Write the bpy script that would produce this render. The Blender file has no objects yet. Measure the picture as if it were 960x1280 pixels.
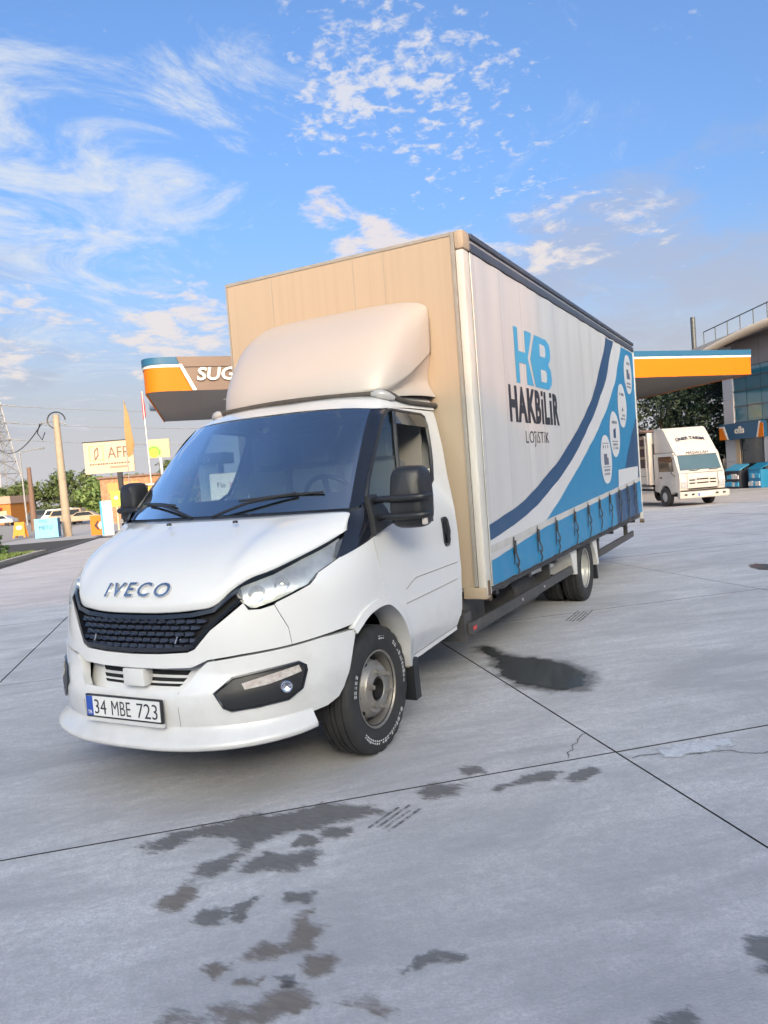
import bpy, bmesh, math, random
import numpy as np
from mathutils import Vector, Matrix
random.seed(7)
SC = bpy.context.scene
COL = SC.collection
PI = math.pi

# ------------------------------------------------------------------ camera
YAW, PITCH, ROLL, FPX = 0.48642, -0.04779, 0.07632, 952.546
def cam_matrix():
    cy, sy = math.cos(YAW), math.sin(YAW)
    Rz = np.array([[cy, -sy, 0], [sy, cy, 0], [0, 0, 1]])
    c, s = math.cos(PITCH), math.sin(PITCH)
    Rx = np.array([[1, 0, 0], [0, c, -s], [0, s, c]])
    c, s = math.cos(ROLL), math.sin(ROLL)
    Ry = np.array([[c, 0, s], [0, 1, 0], [-s, 0, c]])
    return Rz @ Rx @ Ry
_M = cam_matrix()
cam_d = bpy.data.cameras.new('camera')
cam = bpy.data.objects.new('camera', cam_d); COL.objects.link(cam)
cam.matrix_world = Matrix(((_M[0][0], _M[0][2], -_M[0][1], 3.08042), (_M[1][0], _M[1][2], -_M[1][1], -3.83855),
                           (_M[2][0], _M[2][2], -_M[2][1], 1.61111), (0, 0, 0, 1)))
cam_d.sensor_fit = 'VERTICAL'; cam_d.sensor_height = 36; cam_d.lens = FPX / 1280 * 36
cam_d.clip_start = 0.05; cam_d.clip_end = 3000
SC.camera = cam

# ------------------------------------------------------------------ sun, sky, exposure
SUN_ELEV, SUN_AZ = math.radians(17), math.radians(38)      # to the sun: (sin az, -cos az)
sd = Vector((math.sin(SUN_AZ) * math.cos(SUN_ELEV), -math.cos(SUN_AZ) * math.cos(SUN_ELEV), math.sin(SUN_ELEV)))
sl = bpy.data.lights.new('sun', 'SUN'); sl.energy = 0.55; sl.angle = math.radians(0.6); sl.color = (1, .40, .11)
so = bpy.data.objects.new('sun', sl); COL.objects.link(so)
so.rotation_euler = sd.to_track_quat('Z', 'Y').to_euler(); so.location = (20, -40, 20)
SC.view_settings.view_transform = 'Standard'; SC.view_settings.look = 'None'
SC.view_settings.exposure = 1.77; SC.view_settings.gamma = 1; SC.view_settings.use_curve_mapping = False
try:
    SC.cycles.use_denoising = True
    SC.cycles.max_bounces = 6; SC.cycles.use_adaptive_sampling = True; SC.cycles.adaptive_threshold = .02; SC.cycles.transparent_max_bounces = 16
except Exception: pass

world = bpy.data.worlds.new('World'); SC.world = world; world.use_nodes = True
WN, WL = world.node_tree.nodes, world.node_tree.links
WN.clear()
def wn(t, **k):
    n = WN.new(t)
    for a, b in k.items(): setattr(n, a, b)
    return n
def wmath(op, a, b=None, c=None, clamp=False):
    n = wn('ShaderNodeMath', operation=op); n.use_clamp = clamp
    for i, v in enumerate((a, b, c)):
        if v is None: continue
        if isinstance(v, (int, float)): n.inputs[i].default_value = v
        else: WL.new(v, n.inputs[i])
    return n.outputs[0]
sky = wn('ShaderNodeTexSky', sky_type='NISHITA'); sky.sun_disc = False
sky.sun_elevation = SUN_ELEV; sky.sun_rotation = math.pi - SUN_AZ
sky.altitude = 50; sky.air_density = .75; sky.dust_density = 9.0; sky.ozone_density = 1.0
tc = wn('ShaderNodeTexCoord'); DIR = tc.outputs['Generated']
sep = wn('ShaderNodeSeparateXYZ'); WL.new(DIR, sep.inputs[0])
dz = wmath('ADD', wmath('MAXIMUM', sep.outputs[2], 0.0), 0.14)
pl = wn('ShaderNodeCombineXYZ')
WL.new(wmath('DIVIDE', sep.outputs[0], dz), pl.inputs[0]); WL.new(wmath('DIVIDE', sep.outputs[1], dz), pl.inputs[1])
def wnoise(scale, detail, rough, dist=0.0, src=None, sc=(1, 1, 1)):
    mp = wn('ShaderNodeMapping'); mp.inputs['Scale'].default_value = sc
    WL.new(src or pl.outputs[0], mp.inputs[0])
    n = wn('ShaderNodeTexNoise'); n.inputs['Scale'].default_value = scale; n.inputs['Detail'].default_value = detail
    n.inputs['Roughness'].default_value = rough; n.inputs['Distortion'].default_value = dist
    WL.new(mp.outputs[0], n.inputs['Vector']); return n.outputs['Fac']
def lobe(d, r):      # soft region of cloud round a direction
    n = wn('ShaderNodeVectorMath', operation='DISTANCE'); WL.new(DIR, n.inputs[0])
    v = Vector(d).normalized(); n.inputs[1].default_value = v
    m = wn('ShaderNodeMapRange', interpolation_type='SMOOTHERSTEP'); WL.new(n.outputs['Value'], m.inputs[0])
    m.inputs[1].default_value = 0; m.inputs[2].default_value = r * 1.25; m.inputs[3].default_value = 1; m.inputs[4].default_value = 0
    return m.outputs[0]
def wsum(*a):
    r = a[0]
    for b in a[1:]: r = wmath('ADD', r, b)
    return r
def band(x, lo, hi):
    n = wn('ShaderNodeMapRange', interpolation_type='SMOOTHSTEP'); WL.new(x, n.inputs[0])
    n.inputs[1].default_value = lo; n.inputs[2].default_value = hi
    return n.outputs[0]
# wide veils of high cloud, small puffs, low banks
def L_(d, r, k): return wmath('MULTIPLY', lobe(d, r), k)
veil = band(wsum(wmath('MULTIPLY', wnoise(2.6, 12, .68, 2.2, sc=(1, .6, 1)), 1.6), L_((-.76, .53, .43), .27, .24), L_((-.74, .63, .26), .24, .22),
                 L_((-.54, .70, .46), .08, .26), L_((-.61, .70, .36), .13, .20)), .92, 1.40)
puff = band(wsum(wmath('MULTIPLY', wnoise(24, 7, .62, .25), 1.1), wmath('MULTIPLY', wnoise(4.5, 4, .6), .5), L_((-.33, .845, .43), .17, .20), L_((-.455, .78, .435), .09, .17), L_((-.25, .92, .33), .09, .10), L_((-.40, .76, .50), .13, .12)), 0.98, 1.22)
bank = band(wsum(wmath('MULTIPLY', wnoise(5.5, 10, .62, .3), 1.15), L_((-.45, .85, .278), .08, .34), L_((-.32, .90, .26), .11, .20), L_((-.16, .95, .265), .09, .26), L_((-.38, .88, .275), .07, .22), L_((-.24, .935, .262), .08, .18), L_((-.65, .735, .19), .12, .34), L_((-.48, .81, .34), .05, .22), L_((-.78, .60, .20), .14, .26)), .80, .98)
lowgrey = band(wsum(wnoise(2.4, 8, .62, .4), L_((-.09, .98, .18), .28, .36), L_((-.28, .93, .25), .16, .2), L_((-.80, .60, .18), .20, .24)), .64, .95)
SKYS = 0.10
bgs = wn('ShaderNodeBackground'); bgs.inputs[1].default_value = SKYS
hs_ = wn('ShaderNodeHueSaturation'); hs_.inputs['Saturation'].default_value = 1.12; hs_.inputs['Value'].default_value = 1.0
gm_ = wn('ShaderNodeGamma'); gm_.inputs[1].default_value = 1.12; WL.new(sky.outputs[0], gm_.inputs[0]); WL.new(gm_.outputs[0], hs_.inputs['Color'])
def wmix(fac, a, col):
    m = wn('ShaderNodeMixRGB'); WL.new(fac, m.inputs[0]); WL.new(a, m.inputs[1]); m.inputs[2].default_value = (*col, 1); return m.outputs[0]
CW = 2.6
hz = wn('ShaderNodeMapRange', interpolation_type='SMOOTHERSTEP'); WL.new(sep.outputs[2], hz.inputs[0])
hz.inputs[1].default_value = -.02; hz.inputs[2].default_value = .34; hz.inputs[3].default_value = .85; hz.inputs[4].default_value = 0
tn = wn('ShaderNodeMixRGB', blend_type='MULTIPLY'); tn.inputs[0].default_value = 1; tn.inputs[2].default_value = (.81, .955, 1.09, 1); WL.new(hs_.outputs[0], tn.inputs[1])      # cool evening air
ch = wmix(hz.outputs[0], tn.outputs[0], (2.20, 2.18, 2.28))
c0 = wmix(wmath('MULTIPLY', lowgrey, .6), ch, (CW * .55, CW * .57, CW * .68))
c1 = wmix(wmath('MULTIPLY', veil, wmath('MULTIPLY_ADD', wnoise(9, 8, .7, 1.5, sc=(1, .5, 1)), 1.1, .25, clamp=True)), c0, (CW * .86, CW * .91, CW * .98))
c2 = wmix(wmath('MULTIPLY', bank, .9), c1, (CW * .98, CW * .90, CW * .88))
c3 = wmix(wmath('MULTIPLY', puff, .8), c2, (CW * .95, CW * .93, CW * .95))
WL.new(c3, bgs.inputs[0])
wo = wn('ShaderNodeOutputWorld'); WL.new(bgs.outputs[0], wo.inputs[0])

# ------------------------------------------------------------------ station frame and ground height
U2 = Vector((.75, .661)).normalized(); V2 = Vector((-U2.y, U2.x))
V0 = 6.11
def gzv(v): return -0.022 * min(max(v - V0, 0), 60)
def gz(x, y): return gzv(x * V2.x + y * V2.y)
def UV(u, v, z=0.0): return Vector((u * U2.x + v * V2.x, u * U2.y + v * V2.y, z))
ROTU = math.atan2(U2.y, U2.x)

# ------------------------------------------------------------------ materials
MATS = {}
def nodes_of(m): return m.node_tree.nodes, m.node_tree.links
def mat(name, col, rough=.5, metal=0.0, coat=0.0, spec=.5, var=0.0, vscale=3.0, vcol=None, stretch=(1, 1, 1), bump=0.0, bscale=60, rvar=0.0, lo=.35, hi=.7, dirt=None):
    if name in MATS: return MATS[name]
    m = bpy.data.materials.new(name); m.use_nodes = True
    N, L = nodes_of(m); b = N['Principled BSDF']
    b.inputs['Base Color'].default_value = (*col, 1); b.inputs['Roughness'].default_value = rough
    b.inputs['Metallic'].default_value = metal; b.inputs['Coat Weight'].default_value = coat; b.inputs['Coat Roughness'].default_value = .08
    b.inputs['Specular IOR Level'].default_value = spec
    t = N.new('ShaderNodeTexCoord'); mp = N.new('ShaderNodeMapping'); mp.inputs['Scale'].default_value = stretch
    L.new(t.outputs['Object'], mp.inputs[0])
    if var > 0:
        n = N.new('ShaderNodeTexNoise'); n.inputs['Scale'].default_value = vscale; n.inputs['Detail'].default_value = 7; n.inputs['Roughness'].default_value = .6
        L.new(mp.outputs[0], n.inputs['Vector'])
        r = N.new('ShaderNodeMapRange'); r.inputs[1].default_value = lo; r.inputs[2].default_value = hi; r.inputs[4].default_value = var
        L.new(n.outputs['Fac'], r.inputs[0])
        mx = N.new('ShaderNodeMixRGB'); mx.inputs[1].default_value = (*col, 1)
        mx.inputs[2].default_value = (*(vcol or tuple(c * .5 for c in col)), 1)
        L.new(r.outputs[0], mx.inputs[0]); L.new(mx.outputs[0], b.inputs['Base Color'])
        if rvar:
            r2 = N.new('ShaderNodeMapRange'); r2.inputs[3].default_value = rough - rvar; r2.inputs[4].default_value = rough + rvar
            L.new(n.outputs['Fac'], r2.inputs[0]); L.new(r2.outputs[0], b.inputs['Roughness'])
    if bump > 0:
        n2 = N.new('ShaderNodeTexNoise'); n2.inputs['Scale'].default_value = bscale; n2.inputs['Detail'].default_value = 4
        L.new(t.outputs['Object'], n2.inputs['Vector'])
        bp = N.new('ShaderNodeBump'); bp.inputs['Strength'].default_value = bump; bp.inputs['Distance'].default_value = .01
        L.new(n2.outputs['Fac'], bp.inputs['Height']); L.new(bp.outputs[0], b.inputs['Normal'])
    MATS[name] = m; return m
def glassmat(name, tint=(.8, .9, .92), refl=1.0, ior=1.5, opac=0.0, ocol=(.02, .03, .04)):
    if name in MATS: return MATS[name]
    m = bpy.data.materials.new(name); m.use_nodes = True; N, L = nodes_of(m); N.clear()
    tr = N.new('ShaderNodeBsdfTransparent'); tr.inputs[0].default_value = (*tint, 1)
    gl = N.new('ShaderNodeBsdfGlossy'); gl.inputs['Roughness'].default_value = .015; gl.inputs[0].default_value = (1, 1, 1, 1)
    f0 = ((ior - 1) / (ior + 1)) ** 2
    lw = N.new('ShaderNodeLayerWeight'); lw.inputs[0].default_value = .5; pw = N.new('ShaderNodeMath'); pw.operation = 'POWER'; pw.inputs[1].default_value = 5; L.new(lw.outputs['Facing'], pw.inputs[0])
    fr = N.new('ShaderNodeMath'); fr.operation = 'MULTIPLY_ADD'; fr.inputs[1].default_value = 1 - f0; fr.inputs[2].default_value = f0; L.new(pw.outputs[0], fr.inputs[0])
    mu = N.new('ShaderNodeMath'); mu.operation = 'MULTIPLY'; mu.use_clamp = True; mu.inputs[1].default_value = refl; L.new(fr.outputs[0], mu.inputs[0])
    base = tr.outputs[0]
    if opac > 0:
        df = N.new('ShaderNodeBsdfDiffuse'); df.inputs[0].default_value = (*ocol, 1)
        m0 = N.new('ShaderNodeMixShader'); m0.inputs[0].default_value = opac; L.new(base, m0.inputs[1]); L.new(df.outputs[0], m0.inputs[2]); base = m0.outputs[0]
    mx = N.new('ShaderNodeMixShader'); L.new(mu.outputs[0], mx.inputs[0]); L.new(base, mx.inputs[1]); L.new(gl.outputs[0], mx.inputs[2])
    o = N.new('ShaderNodeOutputMaterial'); L.new(mx.outputs[0], o.inputs[0])
    MATS[name] = m; return m
WHITE = mat('white_paint', (.72, .72, .72), .22, coat=1.0, var=.16, vscale=2.2, vcol=(.60, .57, .52), bump=.02, bscale=6)
def add_grime(m, z0, z1, col, k, scale=4):
    # road dirt thrown up from below: patchy, strongest near the ground
    N, L = nodes_of(m); b = N['Principled BSDF']; src = b.inputs['Base Color'].links[0].from_socket
    t = N.new('ShaderNodeTexCoord'); sx = N.new('ShaderNodeSeparateXYZ'); L.new(t.outputs['Object'], sx.inputs[0])
    n = N.new('ShaderNodeTexNoise'); n.inputs['Scale'].default_value = scale; n.inputs['Detail'].default_value = 9; n.inputs['Roughness'].default_value = .7; L.new(t.outputs['Object'], n.inputs['Vector'])
    r = N.new('ShaderNodeMapRange'); r.inputs[1].default_value = z0; r.inputs[2].default_value = z1; r.inputs[3].default_value = .34; r.inputs[4].default_value = -.10; L.new(sx.outputs[2], r.inputs[0])
    a = N.new('ShaderNodeMath'); a.operation = 'ADD'; L.new(r.outputs[0], a.inputs[0]); L.new(n.outputs['Fac'], a.inputs[1])
    q = N.new('ShaderNodeMapRange'); q.inputs[1].default_value = .52; q.inputs[2].default_value = .95; q.inputs[4].default_value = k; L.new(a.outputs[0], q.inputs[0])
    mx = N.new('ShaderNodeMixRGB'); mx.inputs[2].default_value = (*col, 1); L.new(q.outputs[0], mx.inputs[0]); L.new(src, mx.inputs[1]); L.new(mx.outputs[0], b.inputs['Base Color'])
add_grime(WHITE, .35, .85, (.34, .32, .29), .30)
CREAM = mat('cream_panel', (.44, .35, .255), .5, var=.5, vscale=1.5, vcol=(.38, .295, .205), stretch=(16, 16, .35), lo=.46, hi=.78)
FAIRM = mat('fairing_gelcoat', (.48, .44, .405), .42, coat=.15, var=.3, vscale=2.5, vcol=(.43, .385, .34))
BLACK = mat('black_plastic', (.018, .019, .022), .42, var=.3, vscale=6, vcol=(.035, .035, .038), bump=.05, bscale=300)
GLOSSB = mat('gloss_black', (.012, .014, .02), .12, coat=.6)
DARK = mat('dark_void', (.008, .008, .009), .8)
RUB = mat('tyre_rubber', (.022, .022, .024), .72, var=.5, vscale=9, vcol=(.05, .048, .045), bump=.15, bscale=90)
STEEL = mat('wheel_steel', (.34, .325, .30), .42, metal=.55, var=.55, vscale=14, vcol=(.20, .16, .13))
STEELW = mat('wheel_steel_pale', (.42, .42, .41), .4, metal=.2, var=.3, vscale=10, vcol=(.35, .32, .28))
BADGE = mat('badge_chrome', (.62, .62, .63), .16, metal=1.0)
CHROME = mat('chrome', (.75, .76, .78), .08, metal=1.0)
ALU = mat('aluminium', (.52, .52, .51), .45, metal=.5, var=.4, vscale=8, vcol=(.32, .30, .28))
GREYST = mat('grey_strip', (.33, .31, .28), .6, var=.4, vscale=12, vcol=(.2, .18, .15))
NAVYR = mat('rail_navy', (.045, .055, .085), .4, var=.4, vscale=6, vcol=(.12, .12, .13))
CHASS = mat('chassis_grey', (.05, .052, .058), .55, var=.5, vscale=10, vcol=(.12, .10, .085), bump=.1)
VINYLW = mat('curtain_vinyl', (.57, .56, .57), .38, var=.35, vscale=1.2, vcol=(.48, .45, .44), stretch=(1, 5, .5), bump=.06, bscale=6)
def add_crease_shade(m, pitch, k):
    # shade of the curtain's vertical creases, painted into the colour as dark lines
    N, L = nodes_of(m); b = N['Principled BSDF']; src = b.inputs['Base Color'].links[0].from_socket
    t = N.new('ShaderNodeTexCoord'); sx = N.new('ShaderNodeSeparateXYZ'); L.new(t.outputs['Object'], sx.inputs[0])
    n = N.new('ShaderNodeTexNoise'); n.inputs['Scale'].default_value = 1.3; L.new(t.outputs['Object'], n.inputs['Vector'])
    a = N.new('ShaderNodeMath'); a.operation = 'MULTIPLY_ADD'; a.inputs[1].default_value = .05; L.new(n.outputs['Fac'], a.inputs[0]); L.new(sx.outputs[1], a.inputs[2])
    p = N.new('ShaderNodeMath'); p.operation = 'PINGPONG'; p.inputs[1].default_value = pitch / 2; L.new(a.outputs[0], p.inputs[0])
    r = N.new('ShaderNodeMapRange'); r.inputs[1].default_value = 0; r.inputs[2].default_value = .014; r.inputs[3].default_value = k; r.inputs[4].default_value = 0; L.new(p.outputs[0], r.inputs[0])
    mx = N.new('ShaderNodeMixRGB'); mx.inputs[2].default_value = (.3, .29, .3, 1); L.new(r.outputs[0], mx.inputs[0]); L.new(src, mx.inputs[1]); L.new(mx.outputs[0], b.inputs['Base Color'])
add_crease_shade(VINYLW, .56, .45)
P_NAVY = mat('print_navy', (.016, .068, .165), .4, var=.2, vscale=2, vcol=(.03, .085, .18))
P_BLUE = mat('print_blue', (.018, .21, .42), .4, var=.25, vscale=2, vcol=(.03, .245, .46))
P_LBLUE = mat('print_light_blue', (.06, .34, .60), .4)
P_DARK = mat('print_charcoal', (.025, .028, .04), .45)
P_WHITE = mat('print_white', (.60, .60, .62), .42, var=.2, vscale=3, vcol=(.52, .51, .52))
P_GREY = mat('print_grey', (.10, .11, .16), .5)
HEM = mat('hem_strip', (.52, .51, .50), .6, var=.4, vscale=6, vcol=(.36, .33, .30))
STRAP = mat('strap_webbing', (.035, .035, .04), .8, var=.4, vscale=20, vcol=(.08, .075, .07))
AMBER = mat('amber_lens', (.75, .22, .04), .15, coat=.5)
REDL = mat('red_reflector', (.6, .03, .02), .2, coat=.5)
PLATEW = mat('plate_white', (.78, .78, .77), .35, coat=.3)
PLATEB = mat('plate_blue', (.02, .08, .42), .35, coat=.3)
INT = mat('interior_grey', (.10, .10, .105), .7, var=.3, vscale=8)
INTL = mat('interior_beige', (.17, .165, .16), .75)
GLASSW = glassmat('windscreen_glass', (.66, .82, .86), 7.5, 1.6)
GLASSD = glassmat('door_glass', (.66, .76, .78), 1.3, 1.55)
LENS = glassmat('lamp_lens', (.90, .92, .92), 1.0, 1.5)

# ------------------------------------------------------------------ object helpers
def link(o, parent=None):
    COL.objects.link(o)
    if parent is not None: o.parent = parent
    return o
def thing(name, label, cat, loc=(0, 0, 0), rz=0.0, group=None):
    o = bpy.data.objects.new(name, None); COL.objects.link(o); o.empty_display_size = .3
    o.location = loc; o.rotation_euler = (0, 0, rz); o['label'] = label; o['category'] = cat
    if group: o['group'] = group
    return o
def tag(o, label, cat, group=None):
    o['label'] = label; o['category'] = cat
    if group: o['group'] = group
    return o
def structure(o): o['kind'] = 'structure'; return o
def finish(bm, name, m, parent=None, smooth=None, loc=None, rz=None):
    me = bpy.data.meshes.new(name); bm.to_mesh(me); bm.free()
    me.materials.append(m)
    if smooth is not None:
        for p in me.polygons: p.use_smooth = True
        me.set_sharp_from_angle(angle=math.radians(smooth))
    o = bpy.data.objects.new(name, me); link(o, parent)
    if loc is not None: o.location = loc
    if rz is not None: o.rotation_euler = (0, 0, rz)
    return o
def frompy(name, verts, faces, m, parent=None, smooth=None):
    me = bpy.data.meshes.new(name); me.from_pydata([tuple(v) for v in verts], [], faces); me.validate(); me.update()
    me.materials.append(m)
    if smooth is not None:
        for p in me.polygons: p.use_smooth = True
        me.set_sharp_from_angle(angle=math.radians(smooth))
    return link(bpy.data.objects.new(name, me), parent)
def copy_tree(o, parent=None):
    c = o.copy(); COL.objects.link(c); c.parent = parent
    for ch in list(o.children): copy_tree(ch, c)
    return c
def bbox(bm, x0, x1, y0, y1, z0, z1, bev=0.0, mtx=None):
    vs = [bm.verts.new((x, y, z)) for x in (x0, x1) for y in (y0, y1) for z in (z0, z1)]
    fs = [(0, 1, 3, 2), (4, 6, 7, 5), (0, 4, 5, 1), (2, 3, 7, 6), (0, 2, 6, 4), (1, 5, 7, 3)]
    faces = [bm.faces.new([vs[i] for i in f]) for f in fs]
    geom = vs
    if bev > 0:
        es = list({e for f in faces for e in f.edges})
        r = bmesh.ops.bevel(bm, geom=es, offset=bev, segments=2, affect='EDGES', profile=.6)
        geom = list({v for f in r['faces'] for v in f.verts} | {v for v in vs if v.is_valid})
    if mtx is not None: bmesh.ops.transform(bm, matrix=mtx, verts=[v for v in geom if v.is_valid])
    return geom
def box(name, x0, x1, y0, y1, z0, z1, m, parent=None, bev=0.0):
    bm = bmesh.new(); bbox(bm, x0, x1, y0, y1, z0, z1, bev)
    bmesh.ops.recalc_face_normals(bm, faces=bm.faces)
    return finish(bm, name, m, parent, 35 if bev else None)
def tube_into(bm, pts, r, seg=10, closed=False, flat=1.0, caps=True):
    pts = [Vector(p) for p in pts]; n = len(pts); rings = []
    rr = r if isinstance(r, (list, tuple)) else [r] * n
    prev = None
    for i, p in enumerate(pts):
        a = pts[(i - 1) % n] if (closed or i > 0) else p; c = pts[(i + 1) % n] if (closed or i < n - 1) else p
        t = (c - a).normalized()
        up = prev if prev is not None else (Vector((0, 0, 1)) if abs(t.z) < .9 else Vector((1, 0, 0)))
        s = t.cross(up).normalized(); w = s.cross(t).normalized(); prev = w
        rings.append([bm.verts.new(p + s * math.cos(k * 2 * PI / seg) * rr[i] + w * math.sin(k * 2 * PI / seg) * rr[i] * flat) for k in range(seg)])
    m = n if closed else n - 1
    for i in range(m):
        A, B = rings[i], rings[(i + 1) % n]
        for k in range(seg): bm.faces.new((A[k], A[(k + 1) % seg], B[(k + 1) % seg], B[k]))
    if not closed and caps:
        bm.faces.new(rings[0][::-1]); bm.faces.new(rings[-1])
def tube(name, pts, r, m, parent=None, seg=10, closed=False, flat=1.0):
    bm = bmesh.new(); tube_into(bm, pts, r, seg, closed, flat); bmesh.ops.recalc_face_normals(bm, faces=bm.faces)
    return finish(bm, name, m, parent, 50)
def lathe_into(bm, prof, seg=48, axis='X', mtx=None, closed=False):
    rings = []
    for (h, r) in prof:
        ring = []
        for k in range(seg):
            a = 2 * PI * k / seg; c, s = math.cos(a) * r, math.sin(a) * r
            p = Vector((h, c, s)) if axis == 'X' else Vector((c, s, h)) if axis == 'Z' else Vector((c, h, s))
            ring.append(bm.verts.new(mtx @ p if mtx else p))
        rings.append(ring)
    for A, B in zip(rings, rings[1:]):
        for k in range(seg): bm.faces.new((A[k], A[(k + 1) % seg], B[(k + 1) % seg], B[k]))
    if closed:
        bm.faces.new(rings[0][::-1]); bm.faces.new(rings[-1])
def lathe(name, prof, m, parent=None, seg=48, axis='X', smooth=35, closed=False, mtx=None):
    bm = bmesh.new(); lathe_into(bm, prof, seg, axis, mtx, closed); bmesh.ops.recalc_face_normals(bm, faces=bm.faces)
    return finish(bm, name, m, parent, smooth)
def prism(name, poly, fn, depth, m, parent=None, smooth=None):
    """poly: 2D outline; fn(a,b,d)->3D; d from 0 to depth"""
    n = len(poly); vs = [fn(a, b, 0) for a, b in poly] + [fn(a, b, depth) for a, b in poly]
    fs = [tuple(range(n)), tuple(range(2 * n - 1, n - 1, -1))] + [(i, i + n, (i + 1) % n + n, (i + 1) % n) for i in range(n)]
    bm = bmesh.new(); bv = [bm.verts.new(v) for v in vs]
    for f in fs: bm.faces.new([bv[i] for i in f])
    bmesh.ops.recalc_face_normals(bm, faces=bm.faces)
    return finish(bm, name, m, parent, smooth)
def area2(p): return sum(p[i][0] * p[(i + 1) % len(p)][1] - p[(i + 1) % len(p)][0] * p[i][1] for i in range(len(p))) / 2
def patch(name, poly, fn, m, parent=None, step=(.05, .05), thick=.0, off=0.0, mirror=False, smooth=40):
    """outline in surface coordinates, gridded, mapped by fn(u,w,offset) -> 3D; rim of given thickness"""
    poly = list(poly)
    if area2(poly) < 0: poly = poly[::-1]
    bm = bmesh.new(); f = bm.faces.new([bm.verts.new((a, b, 0)) for a, b in poly])
    for ax in (0, 1):
        if not step[ax]: continue
        lo, hi = min(p[ax] for p in poly), max(p[ax] for p in poly)
        k = math.floor(lo / step[ax]) + 1
        while k * step[ax] < hi - 1e-5:
            co = [0, 0, 0]; no = [0, 0, 0]; co[ax] = k * step[ax]; no[ax] = 1
            bmesh.ops.bisect_plane(bm, geom=bm.verts[:] + bm.edges[:] + bm.faces[:], plane_co=co, plane_no=no, dist=1e-6)
            k += 1
    bm.normal_update()
    for f in bm.faces:
        if f.normal.z < 0: f.normal_flip()
    if thick:
        loops = [l for e in bm.edges if e.is_boundary for l in e.link_loops]
        low = {}
        def L(v):
            if v not in low: low[v] = bm.verts.new((v.co.x, v.co.y, -thick))
            return low[v]
        for a, b in [(l.vert, l.link_loop_next.vert) for l in loops]: bm.faces.new((b, a, L(a), L(b)))
    for v in bm.verts: v.co = Vector(fn(v.co.x, v.co.y, off + v.co.z))
    if mirror:
        for v in bm.verts: v.co.x = -v.co.x
        bmesh.ops.reverse_faces(bm, faces=bm.faces)
    return finish(bm, name, m, parent, smooth)
def cr(p0, p1, p2, p3, t):
    return p1 * 1.0 + (p2 - p0) * (.5 * t) + (p0 * 2 - p1 * 5 + p2 * 4 - p3) * (.5 * t * t) + (p1 * 3 - p0 - p2 * 3 + p3) * (.5 * t ** 3)
def spline(pts, n):
    """n sub-steps per span, Catmull-Rom through pts"""
    P = [Vector(p) for p in pts]; E = [P[0] * 2 - P[1]] + P + [P[-1] * 2 - P[-2]]; out = []
    for i in range(len(P) - 1):
        for k in range(n): out.append(cr(E[i], E[i + 1], E[i + 2], E[i + 3], k / n))
    out.append(P[-1]); return out
def loft(name, rows, m, parent=None, nu=4, nv=4, mirror=False, flip=False, smooth=45, thick=0):
    """rows of control points -> smooth sheet; mirror: rows start on x=0 and are reflected to a full width"""
    if mirror: rows = [[(-p[0], p[1], p[2]) for p in r[:0:-1]] + list(r) for r in rows]
    R = [spline(r, nu) for r in rows]; cols = [spline([r[j] for r in R], nv) for j in range(len(R[0]))]
    nr, nc = len(cols[0]), len(cols)
    vs = [cols[j][i] for i in range(nr) for j in range(nc)]
    fs = [(i * nc + j, i * nc + j + 1, (i + 1) * nc + j + 1, (i + 1) * nc + j) for i in range(nr - 1) for j in range(nc - 1)]
    if flip: fs = [f[::-1] for f in fs]
    o = frompy(name, vs, fs, m, parent, smooth)
    if thick:
        md = o.modifiers.new('thickness', 'SOLIDIFY'); md.thickness = thick; md.offset = -1
    return o
def text(name, s, size, m, parent=None, fn=None, depth=0.0, sx=1.0, bold=0.0, align='LEFT', shear=0.0, spacing=1.0, width=None, dotted=False):
    """lettering as a mesh; fn(a,b,d) places it"""
    c = bpy.data.curves.new(name, 'FONT'); c.body = s; c.size = size; c.align_x = align; c.extrude = depth / 2; c.offset = bold; c.shear = shear
    c.space_character = spacing; c.resolution_u = 3
    t = bpy.data.objects.new(name + '_curve', c); COL.objects.link(t)
    dg = bpy.context.evaluated_depsgraph_get(); me = bpy.data.meshes.new_from_object(t.evaluated_get(dg))
    bpy.data.objects.remove(t); bpy.data.curves.remove(c)
    if dotted:          # every plain I becomes a short stem with a square dot inside the cap height
        bm = bmesh.new(); bm.from_mesh(me); seen = set(); top = max(v.co.y for v in bm.verts)
        for v in list(bm.verts):
            if v in seen: continue
            isl, todo = set(), [v]
            while todo:
                q = todo.pop()
                if q in isl: continue
                isl.add(q); todo += [e.other_vert(q) for e in q.link_edges]
            seen |= isl
            xs = [q.co.x for q in isl]; w = max(xs) - min(xs)
            if w < top * .32 and max(q.co.y for q in isl) - min(q.co.y for q in isl) > top * .8:
                zz = max(q.co.z for q in isl); x0, x1 = min(xs), max(xs)
                for q in isl:
                    if q.co.y > top * .7: q.co.y = top * .74
                bm.faces.new([bm.verts.new((a_, b_, zz)) for a_, b_ in ((x0, top * .84), (x1, top * .84), (x1, top), (x0, top))])
        bm.to_mesh(me); bm.free()
    if width:
        xs = [v.co.x for v in me.vertices]; k = width / (max(xs) - min(xs)); x0 = min(xs)
        for v in me.vertices: v.co.x = (v.co.x - x0) * k
    if fn:
        for v in me.vertices: v.co = Vector(fn(v.co.x * sx, v.co.y, v.co.z + depth / 2))
    me.materials.clear(); me.materials.append(m)
    return link(bpy.data.objects.new(name, me), parent)

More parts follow.
